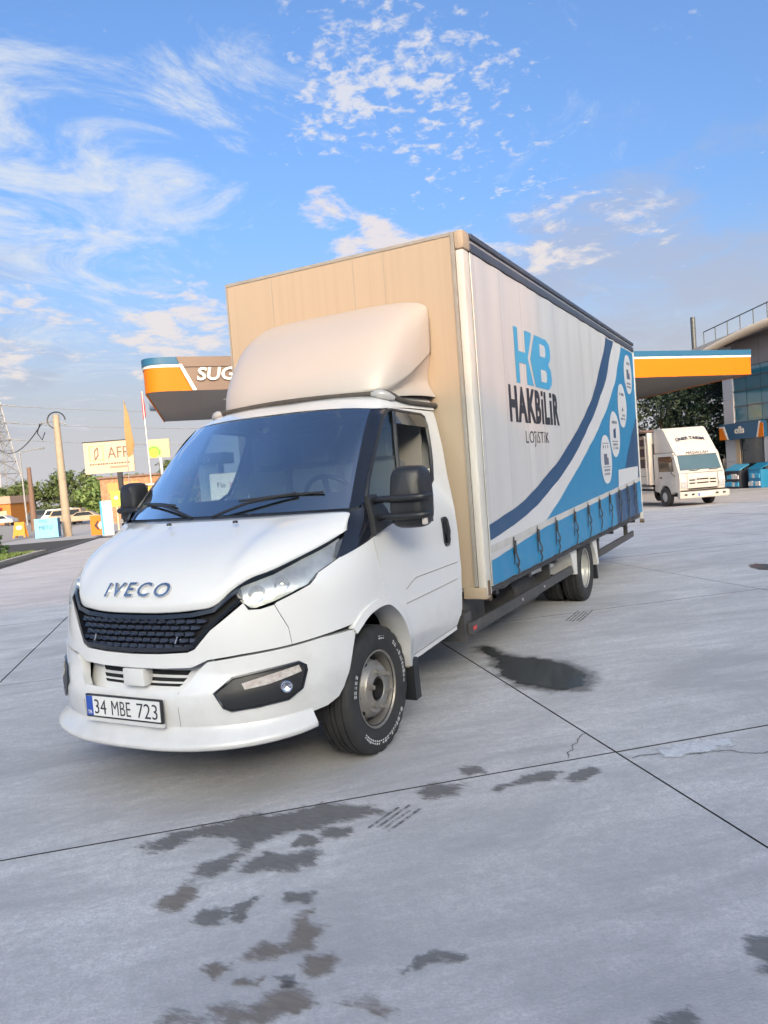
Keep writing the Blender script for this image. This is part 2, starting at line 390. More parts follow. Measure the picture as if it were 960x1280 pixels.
def inset(poly, d):
    """move an outline inwards by d, in surface coordinates"""
    if area2(poly) < 0: poly = poly[::-1]
    n = len(poly); out = []
    for i in range(n):
        p0, p1, p2 = Vector(poly[i - 1]), Vector(poly[i]), Vector(poly[(i + 1) % n])
        a = (p1 - p0).normalized(); b = (p2 - p1).normalized(); n1 = Vector((-a.y, a.x)); n2 = Vector((-b.y, b.x))
        m_ = n1 + n2; m_ = m_ / max(.35, m_.length_squared) * 2 if m_.length > 1e-6 else n1
        if m_.length > 2.2: m_ = m_.normalized() * 2.2
        out.append(tuple(p1 + m_ * d))
    return out
# ================================================================== ground
def slope_sheet(name, u0, u1, v0, v1, m, z=0.0, parent=None):
    vv = sorted({v0, v1, *[x for x in (V0, V0 + 60) if v0 < x < v1]})
    vs = [UV(u, v, gzv(v) + z) for v in vv for u in (u0, u1)]
    fs = [(2 * i, 2 * i + 1, 2 * i + 3, 2 * i + 2) for i in range(len(vv) - 1)]
    return frompy(name, vs, fs, m, parent)
def concrete(name, base, dark, warm, streak=1.0):
    m = bpy.data.materials.new(name); m.use_nodes = True; N, L = nodes_of(m); b = N['Principled BSDF']
    g = N.new('ShaderNodeNewGeometry'); rot = N.new('ShaderNodeMapping'); rot.inputs['Rotation'].default_value = (0, 0, -ROTU); L.new(g.outputs['Position'], rot.inputs[0])
    def ns(scale, det, rough, sc=(1, 1, 1), dist=0):
        mp = N.new('ShaderNodeMapping'); mp.inputs['Scale'].default_value = sc; L.new(rot.outputs[0], mp.inputs[0])
        n = N.new('ShaderNodeTexNoise'); n.inputs['Scale'].default_value = scale; n.inputs['Detail'].default_value = det; n.inputs['Roughness'].default_value = rough; n.inputs['Distortion'].default_value = dist
        L.new(mp.outputs[0], n.inputs['Vector']); return n.outputs['Fac']
    def rng(x, lo, hi, a=0, c=1):
        r = N.new('ShaderNodeMapRange'); r.inputs[1].default_value = lo; r.inputs[2].default_value = hi; r.inputs[3].default_value = a; r.inputs[4].default_value = c; L.new(x, r.inputs[0]); return r.outputs[0]
    def mix(f, a, c):
        mx = N.new('ShaderNodeMixRGB'); L.new(f, mx.inputs[0])
        for i, v in ((1, a), (2, c)):
            if isinstance(v, tuple): mx.inputs[i].default_value = (*v, 1)
            else: L.new(v, mx.inputs[i])
        return mx.outputs[0]
    c = mix(rng(ns(.30, 6, .6, dist=.6), .35, .72, 0, .8), base, warm)
    c = mix(rng(ns(.8, 10, .70, (.6, 1.3, 1), 1.0), .44, .64, 0, .72 * streak), c, dark)      # trowel and tyre streaks
    c = mix(rng(ns(3.2, 10, .78, (.45, 1.3, 1), .6), .42, .64, 0, .55 * streak), c, dark)
    c = mix(rng(ns(9, 8, .8, (.12, 1.4, 1), .4), .46, .68, 0, .42 * streak), c, dark)
    c = mix(rng(ns(.55, 8, .75, (.5, 1.5, 1), 1.5), .55, .72, 0, .35 * streak), c, tuple(min(1, x * 1.2) for x in base))
    c = mix(rng(ns(22, 8, .8), .42, .62, 0, .50), c, dark)
    c = mix(rng(ns(80, 6, .75), .42, .62, 0, .55), c, dark)
    sp = N.new('ShaderNodeTexVoronoi'); sp.inputs['Scale'].default_value = 11; sp.inputs['Randomness'].default_value = 1; L.new(rot.outputs[0], sp.inputs['Vector'])
    c = mix(rng(sp.outputs['Distance'], .0, .05, .5, 0), c, tuple(x * .5 for x in dark))
    L.new(c, b.inputs['Base Color'])
    L.new(rng(ns(1.5, 5, .6), .3, .7, .58, .85), b.inputs['Roughness']); b.inputs['Specular IOR Level'].default_value = .35
    bp = N.new('ShaderNodeBump'); bp.inputs['Strength'].default_value = .8; bp.inputs['Distance'].default_value = .004
    L.new(ns(130, 5, .7, (.35, 1, 1)), bp.inputs['Height']); L.new(bp.outputs[0], b.inputs['Normal'])
    MATS[name] = m; return m
CONC = concrete('yard_concrete', (.76, .75, .75), (.36, .355, .365), (.66, .62, .605))
CONC2 = concrete('far_paving', (.46, .45, .44), (.33, .32, .32), (.46, .43, .40), .6)
JOINT = mat('joint_filler', (.035, .034, .033), .9)
ground = structure(slope_sheet('ground', -700, 700, -400, 900, CONC2, -.05))
yard = structure(slope_sheet('yard', -14.5, 46, -14.5, 45.5, JOINT, -.012))
for i in range(-4, 11):
    for j in range(-3, 12):
        u0, v0 = 1.873 + 4.0 * i, -1.187 + 3.65 * j
        u1, v1 = u0 + 4.0, v0 + 3.65
        if u0 < -7 and v0 > 9: continue
        g = .0065
        dz_ = random.uniform(-.0015, .0015)
        cs = [(u0 + g, v0 + g), (u1 - g, v0 + g), (u1 - g, v1 - g), (u0 + g, v1 - g)]
        top = [UV(u, v, gzv(v) + dz_) for u, v in cs]; bot = [p - Vector((0, 0, .011)) for p in top]
        sl_ = frompy('slab', top + bot, [(0, 1, 2, 3), (0, 4, 5, 1), (1, 5, 6, 2), (2, 6, 7, 3), (3, 7, 4, 0)], CONC, yard)
        sl_.data.materials.append(JOINT)
        for p_ in sl_.data.polygons[1:]: p_.material_index = 1

# ---- wet patches, oil, worn paint, cracks lying on the slabs
def stainmat(name, col, rough, thr=.42, scale=14, soft=.12, alpha=1.0, stretch=(1, 1, 1)):
    m = bpy.data.materials.new(name); m.use_nodes = True; N, L = nodes_of(m); b = N['Principled BSDF']
    b.inputs['Roughness'].default_value = rough
    g = N.new('ShaderNodeNewGeometry'); mp = N.new('ShaderNodeMapping'); mp.inputs['Rotation'].default_value = (0, 0, -ROTU); mp.inputs['Scale'].default_value = stretch
    L.new(g.outputs['Position'], mp.inputs[0])
    n = N.new('ShaderNodeTexNoise'); n.inputs['Scale'].default_value = scale; n.inputs['Detail'].default_value = 8; n.inputs['Roughness'].default_value = .7; L.new(mp.outputs[0], n.inputs['Vector'])
    n.inputs['Roughness'].default_value = .78
    n3 = N.new('ShaderNodeTexNoise'); n3.inputs['Scale'].default_value = scale * 2.2; n3.inputs['Detail'].default_value = 6; L.new(mp.outputs[0], n3.inputs['Vector'])
    cm = N.new('ShaderNodeMixRGB'); cm.inputs[1].default_value = (*[c * .65 for c in col], 1); cm.inputs[2].default_value = (*[min(1, c * 1.5) for c in col], 1)
    L.new(n3.outputs['Fac'], cm.inputs[0]); L.new(cm.outputs[0], b.inputs['Base Color'])
    at = N.new('ShaderNodeAttribute'); at.attribute_name = 'edge'
    ad = N.new('ShaderNodeMath'); ad.operation = 'MULTIPLY_ADD'; L.new(at.outputs['Fac'], ad.inputs[0]); ad.inputs[1].default_value = .5; L.new(n.outputs['Fac'], ad.inputs[2])
    r = N.new('ShaderNodeMapRange'); r.inputs[1].default_value = thr; r.inputs[2].default_value = thr + soft; r.inputs[4].default_value = alpha; L.new(ad.outputs[0], r.inputs[0])
    L.new(r.outputs[0], b.inputs['Alpha'])
    MATS[name] = m; return m
ST_OIL = stainmat('damp_concrete', (.17, .165, .16), .55, .62, 14, .20, .70, (.6, 1.7, 1))
ST_BRN = stainmat('brown_damp_concrete', (.21, .175, .145), .6, .62, 14, .24, .66, (.5, 1.9, 1))
ST_PUD = stainmat('shallow_water', (.075, .08, .08), .16, .58, 8, .10, .95)
ST_HALO = stainmat('damp_halo', (.15, .145, .14), .5, .62, 8, .35, .55)
ST_WHT = stainmat('worn_paint', (.62, .64, .66), .6, .58, 14, .16, .85)
def fract(poly, amp, it, rnd):
    for k in range(it):
        o = []
        for i, p in enumerate(poly):
            q = poly[(i + 1) % len(poly)]; d = math.dist(p, q); nx, ny = (q[1] - p[1]) / (d + 1e-9), -(q[0] - p[0]) / (d + 1e-9)
            a = rnd.uniform(-1, 1) * amp * d
            o += [p, ((p[0] + q[0]) / 2 + nx * a, (p[1] + q[1]) / 2 + ny * a)]
        poly = o
    return poly
def stain(name, poly, m, z, label, cat, group=None, amp=.22, it=3, grow=0.0, cell=.03):
    rnd = random.Random(hash(label) % 1000 if False else len(label) * 7 + int(abs(poly[0][0]) * 100))
    cx = sum(p[0] for p in poly) / len(poly); cy = sum(p[1] for p in poly) / len(poly)
    if grow: poly = inset(poly, -grow)
    P = fract(poly, amp, it, rnd)
    bm = bmesh.new(); 
    try: bm.faces.new([bm.verts.new((a, b, 0)) for a, b in (P if area2(P) > 0 else P[::-1])])
    except Exception: pass
    for ax in (0, 1):
        lo, hi = min(p[ax] for p in P), max(p[ax] for p in P); st = max(cell, (hi - lo) / 26)
        for k in range(int(lo / st) - 1, int(hi / st) + 2):
            co = [0, 0, 0]; no = [0, 0, 0]; co[ax] = k * st; no[ax] = 1
            bmesh.ops.bisect_plane(bm, geom=bm.verts[:] + bm.edges[:] + bm.faces[:], plane_co=co, plane_no=no, dist=1e-6)
    bmesh.ops.triangulate(bm, faces=[f for f in bm.faces if len(f.verts) > 4])
    bm.normal_update()
    for f in bm.faces:
        if f.normal.z < 0: f.normal_flip()
    xs = np.array(P)
    ed = []
    for v in bm.verts:
        d = np.min(np.hypot(xs[:, 0] - v.co.x, xs[:, 1] - v.co.y)) if not v.is_boundary else 0.0
        ed.append(d); v.co.z = gz(v.co.x, v.co.y) + z
    rd = min(.12, max(ed) * .95) or 1; ed = [min(1.0, d / rd) for d in ed]
    o = finish(bm, name, m); at = o.data.attributes.new('edge', 'FLOAT', 'POINT')
    at.data.foreach_set('value', ed)
    tag(o, label, cat, group); return o
STN = {
's1': [(0.36, -1.41), (0.41, -1.28), (0.51, -1.12), (0.64, -0.98), (0.9, -0.78), (1.11, -0.68), (1.34, -0.7), (1.29, -0.8), (1.14, -0.91), (1.06, -1.02), (0.95, -1.13), (0.92, -1.22), (0.93, -1.29), (0.90, -1.33), (0.95, -1.43), (0.91, -1.5), (0.88, -1.54), (0.76, -1.43), (0.78, -1.36), (0.86, -1.31), (0.83, -1.24), (0.71, -1.21), (0.58, -1.29), (0.56, -1.38), (0.46, -1.46)],
's2': [(0.95, -1.39), (0.99, -1.23), (1.15, -1.16), (1.26, -1.16), (1.28, -1.26), (1.2, -1.33), (1.06, -1.38), (1.02, -1.44)],
's3': [(0.83, -1.73), (0.81, -1.6), (0.89, -1.55), (0.94, -1.62), (0.96, -1.73), (0.92, -1.75)],
's4': [(1.06, -1.09), (1.11, -1.04), (1.18, -1.05), (1.16, -1.14), (1.08, -1.16)],
's5': [(1.15, -0.99), (1.23, -0.91), (1.26, -0.94), (1.23, -1.02)],
's6': [(1.29, -1.48), (1.35, -1.46), (1.37, -1.51), (1.32, -1.53)],
's7': [(1.38, -1.6), (1.42, -1.56), (1.46, -1.63), (1.56, -1.64), (1.58, -1.74), (1.53, -1.77), (1.46, -1.85), (1.38, -1.87), (1.34, -1.92), (1.36, -1.85), (1.41, -1.77), (1.49, -1.75), (1.44, -1.66)],
's8': [(1.6, -1.84), (1.66, -1.74), (1.68, -1.76), (1.69, -1.82), (1.64, -1.86)],
's9': [(1.56, -1.91), (1.58, -1.87), (1.6, -1.91), (1.58, -1.93)],
's11': [(1.88, -1.74), (1.99, -1.62), (2.07, -1.58), (2.06, -1.62), (1.95, -1.7)],
's12': [(1.05, -1.75), (1.07, -1.66), (1.15, -1.68), (1.15, -1.74)],
's13': [(1.18, -1.69), (1.16, -1.61), (1.22, -1.57), (1.24, -1.69)],
's14': [(1.27, -1.97), (1.29, -1.94), (1.37, -1.95), (1.35, -2.0)],
's16': [(1.46, -1.98), (1.5, -1.93), (1.52, -1.98)],
't1': [(1.37, -0.46), (1.4, -0.32), (1.52, -0.28), (1.59, -0.37), (1.52, -0.49), (1.44, -0.56)],
't2': [(1.46, -0.13), (1.57, -0.08), (1.6, -0.14), (1.51, -0.19)],
't3': [(1.7, -0.34), (1.79, -0.12), (1.97, -0.02), (1.86, -0.2), (1.76, -0.34)],
't4': [(2.01, -0.1), (2.14, 0.08), (2.14, -0.01), (2.06, -0.11)]}
SLAB = {'s1': 'large branching damp stain running along the joint in front of the truck', 's2': 'dark blotch of damp just below the large branching stain',
 's3': 'brown damp patch at the lower left end of the stain group', 's4': 'small damp patch touching the dark blotch from above', 's5': 'small damp fleck right of the stain group by the joint',
 's6': 'single dark damp spot between the upper and lower stains', 's7': 'hooked damp stain trailing to the left in the foreground', 's8': 'leaf shaped damp patch right of the hooked stain',
 's9': 'tiny damp spot below the hooked stain', 's11': 'long thin damp streak in the right foreground', 's12': 'faint damp fleck left of a similar fleck under the brown patch',
 's13': 'faint damp fleck right of a similar fleck under the brown patch', 's14': 'faint damp speckle at the left tail of the hooked stain', 's16': 'faint damp speckle above the brown foreground stain',
 't1': 'damp patch with tread marks in front of the front tyre', 't2': 'small oval damp spot nearest the front tyre', 't3': 'ragged damp streak between the front tyre and the joint corner', 't4': 'short damp streak beside the joint corner'}
for k, p in STN.items():
    stain('damp_stain', p, ST_BRN if k in ('s3', 's7', 's8', 's14', 's16') else ST_OIL, .005, SLAB[k], 'stain', 'damp stains on the concrete', grow=.035)
stain('damp_stain', [(1.32, -2.23), (1.38, -2.17), (1.56, -2.07), (1.56, -2.0), (1.7, -1.95), (1.74, -2.02), (1.84, -1.9), (1.99, -1.92), (2.04, -1.99), (1.34, -2.27)], ST_BRN, .005, 'wide brown damp stain along the bottom edge of the picture', 'stain', 'damp stains on the concrete', grow=.04)
PUD = [(0.54, 2.49), (0.62, 2.6), (0.76, 2.53), (0.86, 2.34), (1.01, 2.25), (1.17, 2.26), (1.38, 2.19), (1.58, 2.01), (1.71, 1.85), (1.75, 1.56), (1.7, 1.41), (1.59, 1.34), (1.47, 1.4), (1.35, 1.43), (1.21, 1.48), (1.08, 1.67), (0.9, 1.9), (0.83, 2.17), (0.63, 2.39)]
stain('damp_margin', PUD, ST_HALO, .004, 'damp margin round the dark puddle beside the truck', 'stain', grow=.12, amp=.3)
stain('puddle', PUD, ST_PUD, .008, 'dark shallow puddle on the concrete beside the truck box', 'puddle', amp=.16)
stain('puddle', [(2.59, 7.56), (2.67, 7.79), (2.96, 7.76), (3.3, 7.5), (2.97, 7.16), (2.69, 7.25)], ST_PUD, .008, 'small dark puddle at the right edge of the yard', 'puddle', amp=.1, grow=.03)
stain('damp_stain', [(2.91, -1.25), (2.96, -1.12), (3.02, -1.12), (3.06, -1.25), (3.02, -1.34), (2.94, -1.34)], ST_OIL, .005, 'round dark oil stain at the right edge of the foreground', 'stain', 'damp stains on the concrete', grow=.04)
stain('damp_stain', [(2.67, -1.67), (2.74, -1.59), (2.83, -1.62), (2.81, -1.68), (2.69, -1.71)], ST_OIL, .005, 'dark damp patch in the lower right corner', 'stain', 'damp stains on the concrete', grow=.03)
stain('paint_patch', [(2.4, 0.43), (2.5, 0.56), (2.63, 0.66), (2.75, 0.68), (2.72, 0.58), (2.63, 0.47), (2.44, 0.36)], ST_WHT, .005, 'worn white paint patch beside the joint corner', 'paint mark', grow=.03)
CRK = mat('crack_shadow', (.06, .058, .055), .9)
def crack(pts, w, label):
    rnd = random.Random(len(label)); P = [Vector((*p, 0)) for p in pts]
    for _ in range(4):
        o = []
        for a, b in zip(P, P[1:]):
            d = b - a; o += [a, (a + b) / 2 + Vector((-d.y, d.x, 0)) * rnd.uniform(-.16, .16)]
        P = o + [P[-1]]
    vs, fs = [], []
    for i, p in enumerate(P):
        a, b = P[max(0, i - 1)], P[min(len(P) - 1, i + 1)]; n = Vector((-(b - a).y, (b - a).x, 0)).normalized() * w * rnd.uniform(.4, 1.2)
        vs += [(p + n)[:2] + (.0045,), (p - n)[:2] + (.0045,)]
    fs = [(2 * i, 2 * i + 1, 2 * i + 3, 2 * i + 2) for i in range(len(P) - 1)]
    tag(frompy('crack', vs, fs, CRK), label, 'crack', 'cracks in the slabs')
crack([(2.29, .28), (2.41, .38), (2.59, .43), (2.74, .52), (3.0, .58)], .004, 'long crack beside the worn white paint')
crack([(1.98, .60), (1.96, .41), (1.97, .19)], .0028, 'short hairline crack left of the joint corner')
def tread_print(x, y, ln, n, w, ang, label):
    t = thing('tread_print', label, 'tyre mark', (x, y, .0046), ang, 'wet tread prints')
    for k in range(n): box('bar', (k - n / 2) * w, (k - n / 2) * w + w * .45, -ln / 2 + random.uniform(0, .1) * ln, ln / 2 - random.uniform(0, .2) * ln, 0, .001, ST_OIL2, t)
ST_OIL2 = stainmat('wet_print', (.14, .14, .14), .5, .40, 26, .25, .62)
tread_print(1.135, 4.0, .62, 5, .036, 0, 'dark tread print of five bars behind the puddle')
tread_print(1.40, -.76, .30, 4, .034, -.15, 'wet tread print of four bars in front of the front tyre')

# ================================================================== the box truck
truck = thing('box_truck', 'white cab box truck with a printed blue and white curtain side, parked in front', 'truck')
NEXP = 2.6
AZ = [(.2, .92), (.3, .93), (.5, .96), (.6, .985), (.8, 1.0), (1.0, 1.0), (1.2, .99), (1.3, .977), (1.42, .945), (1.55, .905), (1.8, .850), (2.0, .80), (2.1, .77), (2.2, .70)]
BZ = [(.2, .99), (.3, 1.0), (.45, 1.03), (.55, 1.035), (.62, 1.01), (.7, .975), (.8, .965), (.98, .92), (1.07, .89), (1.15, .80), (1.28, .5), (1.4, .2), (1.5, .1), (3, .1)]
def hermite(tab, z):
    if z <= tab[0][0]: return tab[0][1]
    if z >= tab[-1][0]: return tab[-1][1]
    for i in range(len(tab) - 1):
        if tab[i][0] <= z <= tab[i + 1][0]: break
    def sl(i):
        if i == 0 or i == len(tab) - 1: return 0
        a = (tab[i][1] - tab[i - 1][1]) / (tab[i][0] - tab[i - 1][0]); b = (tab[i + 1][1] - tab[i][1]) / (tab[i + 1][0] - tab[i][0])
        return 0 if a * b <= 0 else 2 * a * b / (a + b)
    h = tab[i + 1][0] - tab[i][0]; t = (z - tab[i][0]) / h
    return (2 * t ** 3 - 3 * t * t + 1) * tab[i][1] + (t ** 3 - 2 * t * t + t) * h * sl(i) + (-2 * t ** 3 + 3 * t * t) * tab[i + 1][1] + (t ** 3 - t * t) * h * sl(i + 1)
def su(x, y, z):
    if y >= 0: return math.copysign(PI / 2 + y, x)
    a, b = hermite(AZ, z), hermite(BZ, z)
    if abs(x) / a < .72: u = math.asin((abs(x) / a) ** (NEXP / 2))
    else: u = math.acos(min(1, (-y / b)) ** (NEXP / 2))
    return math.copysign(u, x)
def shell0(u, z):
    a, b = hermite(AZ, z), hermite(BZ, z); s = 1 if u >= 0 else -1; u = abs(u)
    if u >= PI / 2: return Vector((s * a, u - PI / 2, z))
    return Vector((s * a * math.sin(u) ** (2 / NEXP), -b * math.cos(u) ** (2 / NEXP), z))
def shell(u, z, off=0.0):
    p = shell0(u, z)
    if off == 0: return p
    e = .01; uu = max(u, .02) if u >= 0 else min(u, -.02)
    du = shell0(uu + e, z) - shell0(uu - e, z); dzv = shell0(uu, z + e) - shell0(uu, z - e)
    n = du.cross(dzv)
    if n.length < 1e-9: return p
    return p + n.normalized() * off
def sp(pts): return [(su(x, y, z), z) for x, y, z in pts]     # surface points -> surface coordinates
def onshell_x(x, z):                                        # front point at lateral x
    a, b = hermite(AZ, z), hermite(BZ, z); t = min(1, abs(x) / a)
    return (math.copysign(math.asin(min(1, t ** (NEXP / 2))), x), z)
def both(name, poly, m, parent, **k):
    patch(name, poly, shell, m, parent, **k)
    return patch(name, poly, shell, m, parent, mirror=True, **k)
GAP = .0035
def panel(name, poly, m, parent=truck, gap=GAP, thick=.02, step=(.045, .05), mirror_too=True, **k):
    poly = inset(poly, gap)
    o = patch(name, poly, shell, m, parent, thick=thick, step=step, **k)
    if mirror_too: patch(name, poly, shell, m, parent, thick=thick, step=step, mirror=True, **k)
    return o
# --- dark structure behind the panels
patch('inner_structure', [(-.92, .42), (.92, .42), (1.0, 1.0), (-1.0, 1.0)], shell, DARK, truck, off=-.10, step=(.1, .1))
both('inner_structure', [(.95, .92), (PI / 2 + .05, .92), (PI / 2 + 1.12, .92), (PI / 2 + 1.12, 1.2), (.95, 1.2)], DARK, truck, off=-.03, step=(.1, .1))
both('inner_structure', [(PI / 2 + .45, .48), (PI / 2 + 1.12, .52), (PI / 2 + 1.12, .92), (PI / 2 + .35, .92)], DARK, truck, off=-.03, step=(.1, .1))
# --- fender, door, pillars
fender = sp([(.752, -.711, 1.002), (.761, -.70, 1.013), (.815, -.63, 1.045), (.872, -.549, 1.079), (.880, -.515, 1.105), (.886, -.486, 1.132), (.934, -.327, 1.195), (.982, -.029, 1.266), (.992, -.009, 1.153), (.999, .014, 1.015), (1.0, .028, .91),
             (1.0, -.03, .91), (.999, -.10, .90), (.988, -.22, .872), (.98, -.30, .822), (.911, -.534, .803), (.822, -.678, .787), (.808, -.681, .874)])
panel('fender', fender, WHITE)
door = sp([(.982, -.029, 1.266), (.992, -.009, 1.153), (.999, .014, 1.015), (1.0, .028, .905), (1, .12, .862), (1, .21, .80), (.99, .29, .72), (.98, .345, .62), (.96, .385, .50), (.955, .43, .465),
           (.957, .78, .482), (.96, 1.16, .502), (.97, 1.185, .56), (.997, 1.17, .742), (1, 1.172, .971), (.98, 1.20, 1.284), (.95, 1.285, 1.5), (.952, .93, 1.492), (.953, .75, 1.443), (.96, .52, 1.388), (.97, .29, 1.328), (.978, .11, 1.30)])
panel('door', door, WHITE)
for s in (1, -1):
    # crease lines pressed into the door skin
    for pts in ([(.31, .905), (.38, .935), (.458, .957), (.7, .958), (1.14, .961)], [(.30, .82), (.7, .83), (1.12, .844)]):
        tube('door_crease', [(s * (hermite(AZ, z) + .0005), y, z) for y, z in pts], .0045, GREYST, truck, 6, flat=.5)
# arch flare
OUT = [(-.335, .80), (-.30, .835), (-.22, .883), (-.10, .912), (.03, .915), (.13, .875), (.22, .81), (.30, .725), (.355, .62), (.395, .50), (.425, .42)]
INN = [(-.315, .77), (-.27, .80), (-.19, .845), (-.08, .868), (.03, .865), (.11, .828), (.19, .765), (.26, .68), (.315, .58), (.345, .48), (.37, .41)]
for s in (1, -1):
    rows = []
    for yy, zz, dx in [(0, 0, -.02), (0, 0, .016), (1, 1, .022), (1, 1, -.03), (1, 1, -.16)]:
        rows.append([(s * ((hermite(AZ, z) if y > -.05 else shell0(su(.97, y, z), z).x) + dx), y, z) for y, z in (OUT if yy == 0 else INN)])
    loft('wheel_arch', rows, WHITE, truck, 3, 1, flip=s > 0, smooth=35)
    bm = bmesh.new()
    ring = [(.47 * math.cos(a), .40 + .47 * math.sin(a)) for a in [math.radians(-10 + 200 * k / 24) for k in range(25)]]
    vs = [[bm.verts.new((s * x, y, z)) for y, z in ring] for x in (.50, .84)]
    for k in range(24): bm.faces.new((vs[0][k], vs[0][k + 1], vs[1][k + 1], vs[1][k]))
    bm.faces.new(vs[0])
    finish(bm, 'wheel_well', DARK, truck)
    prism('mud_flap', [(.385, .47), (.455, .45), (.475, .19), (.40, .185)], lambda a, b, d, s=s: Vector((s * (.80 + d), a, b)), .17, BLACK, truck)
    prism('flap_bracket', [(.33, .62), (.415, .60), (.45, .40), (.375, .40)], lambda a, b, d, s=s: Vector((s * (.90 + d), a, b)), .045, CREAM, truck)
# window opening: rear frame, header, rear quarter strip
WIN = [(.02, 1.30), (.11, 1.315), (.29, 1.34), (.52, 1.40), (.75, 1.455), (.93, 1.503), (1.04, 1.556), (1.10, 1.66), (1.152, 1.78), (1.205, 1.95), (1.20, 2.008), (1.16, 2.025), (.71, 2.042), (.65, 2.035), (.54, 1.975), (.33, 1.784), (.14, 1.60), (.05, 1.50)]
up = lambda pts: [(PI / 2 + y, z) for y, z in pts]
panel('door_frame', up([(.925, 1.484), (1.283, 1.490), (1.32, 1.6), (1.36, 1.8), (1.39, 2.0), (1.39, 2.062), (.66, 2.065), (.68, 2.046), (.71, 2.045), (1.16, 2.028), (1.203, 2.010), (1.208, 1.95), (1.155, 1.78), (1.103, 1.66), (1.043, 1.554)]), WHITE, off=-.0015)
for s in (1, -1):
    bm = bmesh.new(); pts = [(s * (hermite(AZ, z) - .004), y, z) for y, z in WIN]
    tube_into(bm, pts, .014, 6, True); finish(bm, 'window_seal', BLACK, truck, 40)
    # quarter glass, divider bar, main pane (wound half down on the near side)
    mir = s < 0
    patch('quarter_glass', up([(.05, 1.33), (.30, 1.36), (.47, 1.40), (.54, 1.574), (.62, 1.783), (.73, 2.03), (.66, 2.02), (.54, 1.965), (.33, 1.775), (.14, 1.59), (.06, 1.49)]), shell, GLASSD, truck, off=-.012, mirror=mir)
    tube('window_divider', [(s * (hermite(AZ, z) - .008), y, z) for y, z in [(.47, 1.39), (.54, 1.574), (.62, 1.783), (.74, 2.03)]], .016, BLACK, truck, 6)
    if s > 0:
        patch('door_glass', up([(.49, 1.40), (.75, 1.46), (.93, 1.51), (.96, 1.54), (.55, 1.52)]), shell, GLASSD, truck, off=-.012)
        patch('wind_deflector', up([(.70, 2.03), (1.16, 2.02), (1.19, 1.995), (1.19, 1.93), (.675, 1.95)]), shell, mat('smoked_plastic', (.02, .022, .025), .1, coat=.5), truck, off=.004)
    else:
        patch('door_glass', up([(.49, 1.40), (.75, 1.46), (.93, 1.51), (1.04, 1.56), (1.145, 1.78), (1.195, 1.99), (1.15, 2.02), (.75, 2.03), (.63, 1.783), (.55, 1.574)]), shell, GLASSD, truck, off=-.012, mirror=True)
    # door handle
    o = patch('door_handle', up([(.955, 1.285), (.975, 1.295), (1.03, 1.292), (1.05, 1.27), (1.045, 1.13), (1.02, 1.095), (.965, 1.095), (.945, 1.12)]), shell, GLOSSB, truck, off=.012, thick=.014, mirror=mir)
    tube('grip', [(s * (1.012), .985, 1.27), (s * 1.024, .985, 1.2), (s * 1.014, .985, 1.115)], .012, BLACK, o, 8)
    # black pillar base and pillar
    patch('pillar_base', inset(sp([(.90, -.15, 1.40), (.912, -.215, 1.31), (.924, -.353, 1.19), (.935, -.329, 1.188), (.982, -.029, 1.262), (.978, .11, 1.297), (.975, .03, 1.32), (.95, .022, 1.50), (.92, -.04, 1.44)]), .002), shell, GLOSSB, truck, thick=.015, off=.002, step=(.04, .04), mirror=mir)
    W0 = [(.853, -.052, 1.437), (.828, .045, 1.55), (.787, .252, 1.79), (.76, .40, 1.95), (.735, .52, 2.048)]
    W1 = [(.893, -.035, 1.44), (.866, .08, 1.57), (.824, .285, 1.79), (.788, .47, 1.965), (.762, .60, 2.05)]
    W2 = [(.928, .0, 1.46), (.898, .14, 1.591), (.856, .33, 1.784), (.812, .55, 1.975), (.789, .70, 2.043)]
    loft('windscreen_pillar', [[(s * x, y, z) for x, y, z in w] for w in (W0, W1, W2)], GLOSSB, truck, 4, 5, flip=s < 0)
    # rear cab wall edge strip
    patch('rear_quarter', up([(1.19, .56), (1.215, .56), (1.215, .97), (1.235, 1.284), (1.325, 1.54), (1.39, 1.8), (1.42, 2.0), (1.42, 2.06), (1.395, 2.06), (1.395, 2.0), (1.365, 1.8), (1.29, 1.5), (1.205, 1.284), (1.178, .97), (1.175, .742)]), shell, WHITE, truck, off=-.006, thick=.02, mirror=mir)
# --- roof, windscreen
loft('roof', [[(0, .405, 2.075), (.25, .41, 2.075), (.45, .43, 2.07), (.60, .47, 2.063), (.70, .51, 2.054), (.772, .60, 2.049)],
              [(0, .52, 2.12), (.25, .525, 2.12), (.45, .54, 2.115), (.61, .57, 2.105), (.715, .62, 2.088), (.782, .70, 2.056)],
              [(0, .66, 2.165), (.25, .66, 2.165), (.46, .68, 2.16), (.63, .71, 2.145), (.735, .76, 2.115), (.787, .84, 2.062)],
              [(0, .9, 2.2), (.25, .9, 2.2), (.47, .9, 2.195), (.65, .92, 2.175), (.75, .96, 2.13), (.789, 1.02, 2.066)],
              [(0, 1.42, 2.22), (.25, 1.42, 2.22), (.48, 1.42, 2.21), (.67, 1.42, 2.185), (.755, 1.42, 2.14), (.79, 1.42, 2.066)]], WHITE, truck, 5, 5, mirror=True, smooth=60)
cbk = [(hermite(AZ, z) - .015, z) for z in (.6, .9, 1.2, 1.4, 1.6, 1.8, 2.0, 2.06)] + [(.74, 2.13), (.6, 2.18), (-.6, 2.18), (-.74, 2.13)] + [(-(hermite(AZ, z) - .015), z) for z in (2.06, 2.0, 1.8, 1.6, 1.4, 1.2, .9, .6)]
prism('cab_back', cbk, lambda a, b, d: Vector((a, 1.40 + d - .17 * max(0, min(1, (1.9 - b) / .7)), b)), .018, WHITE, truck)
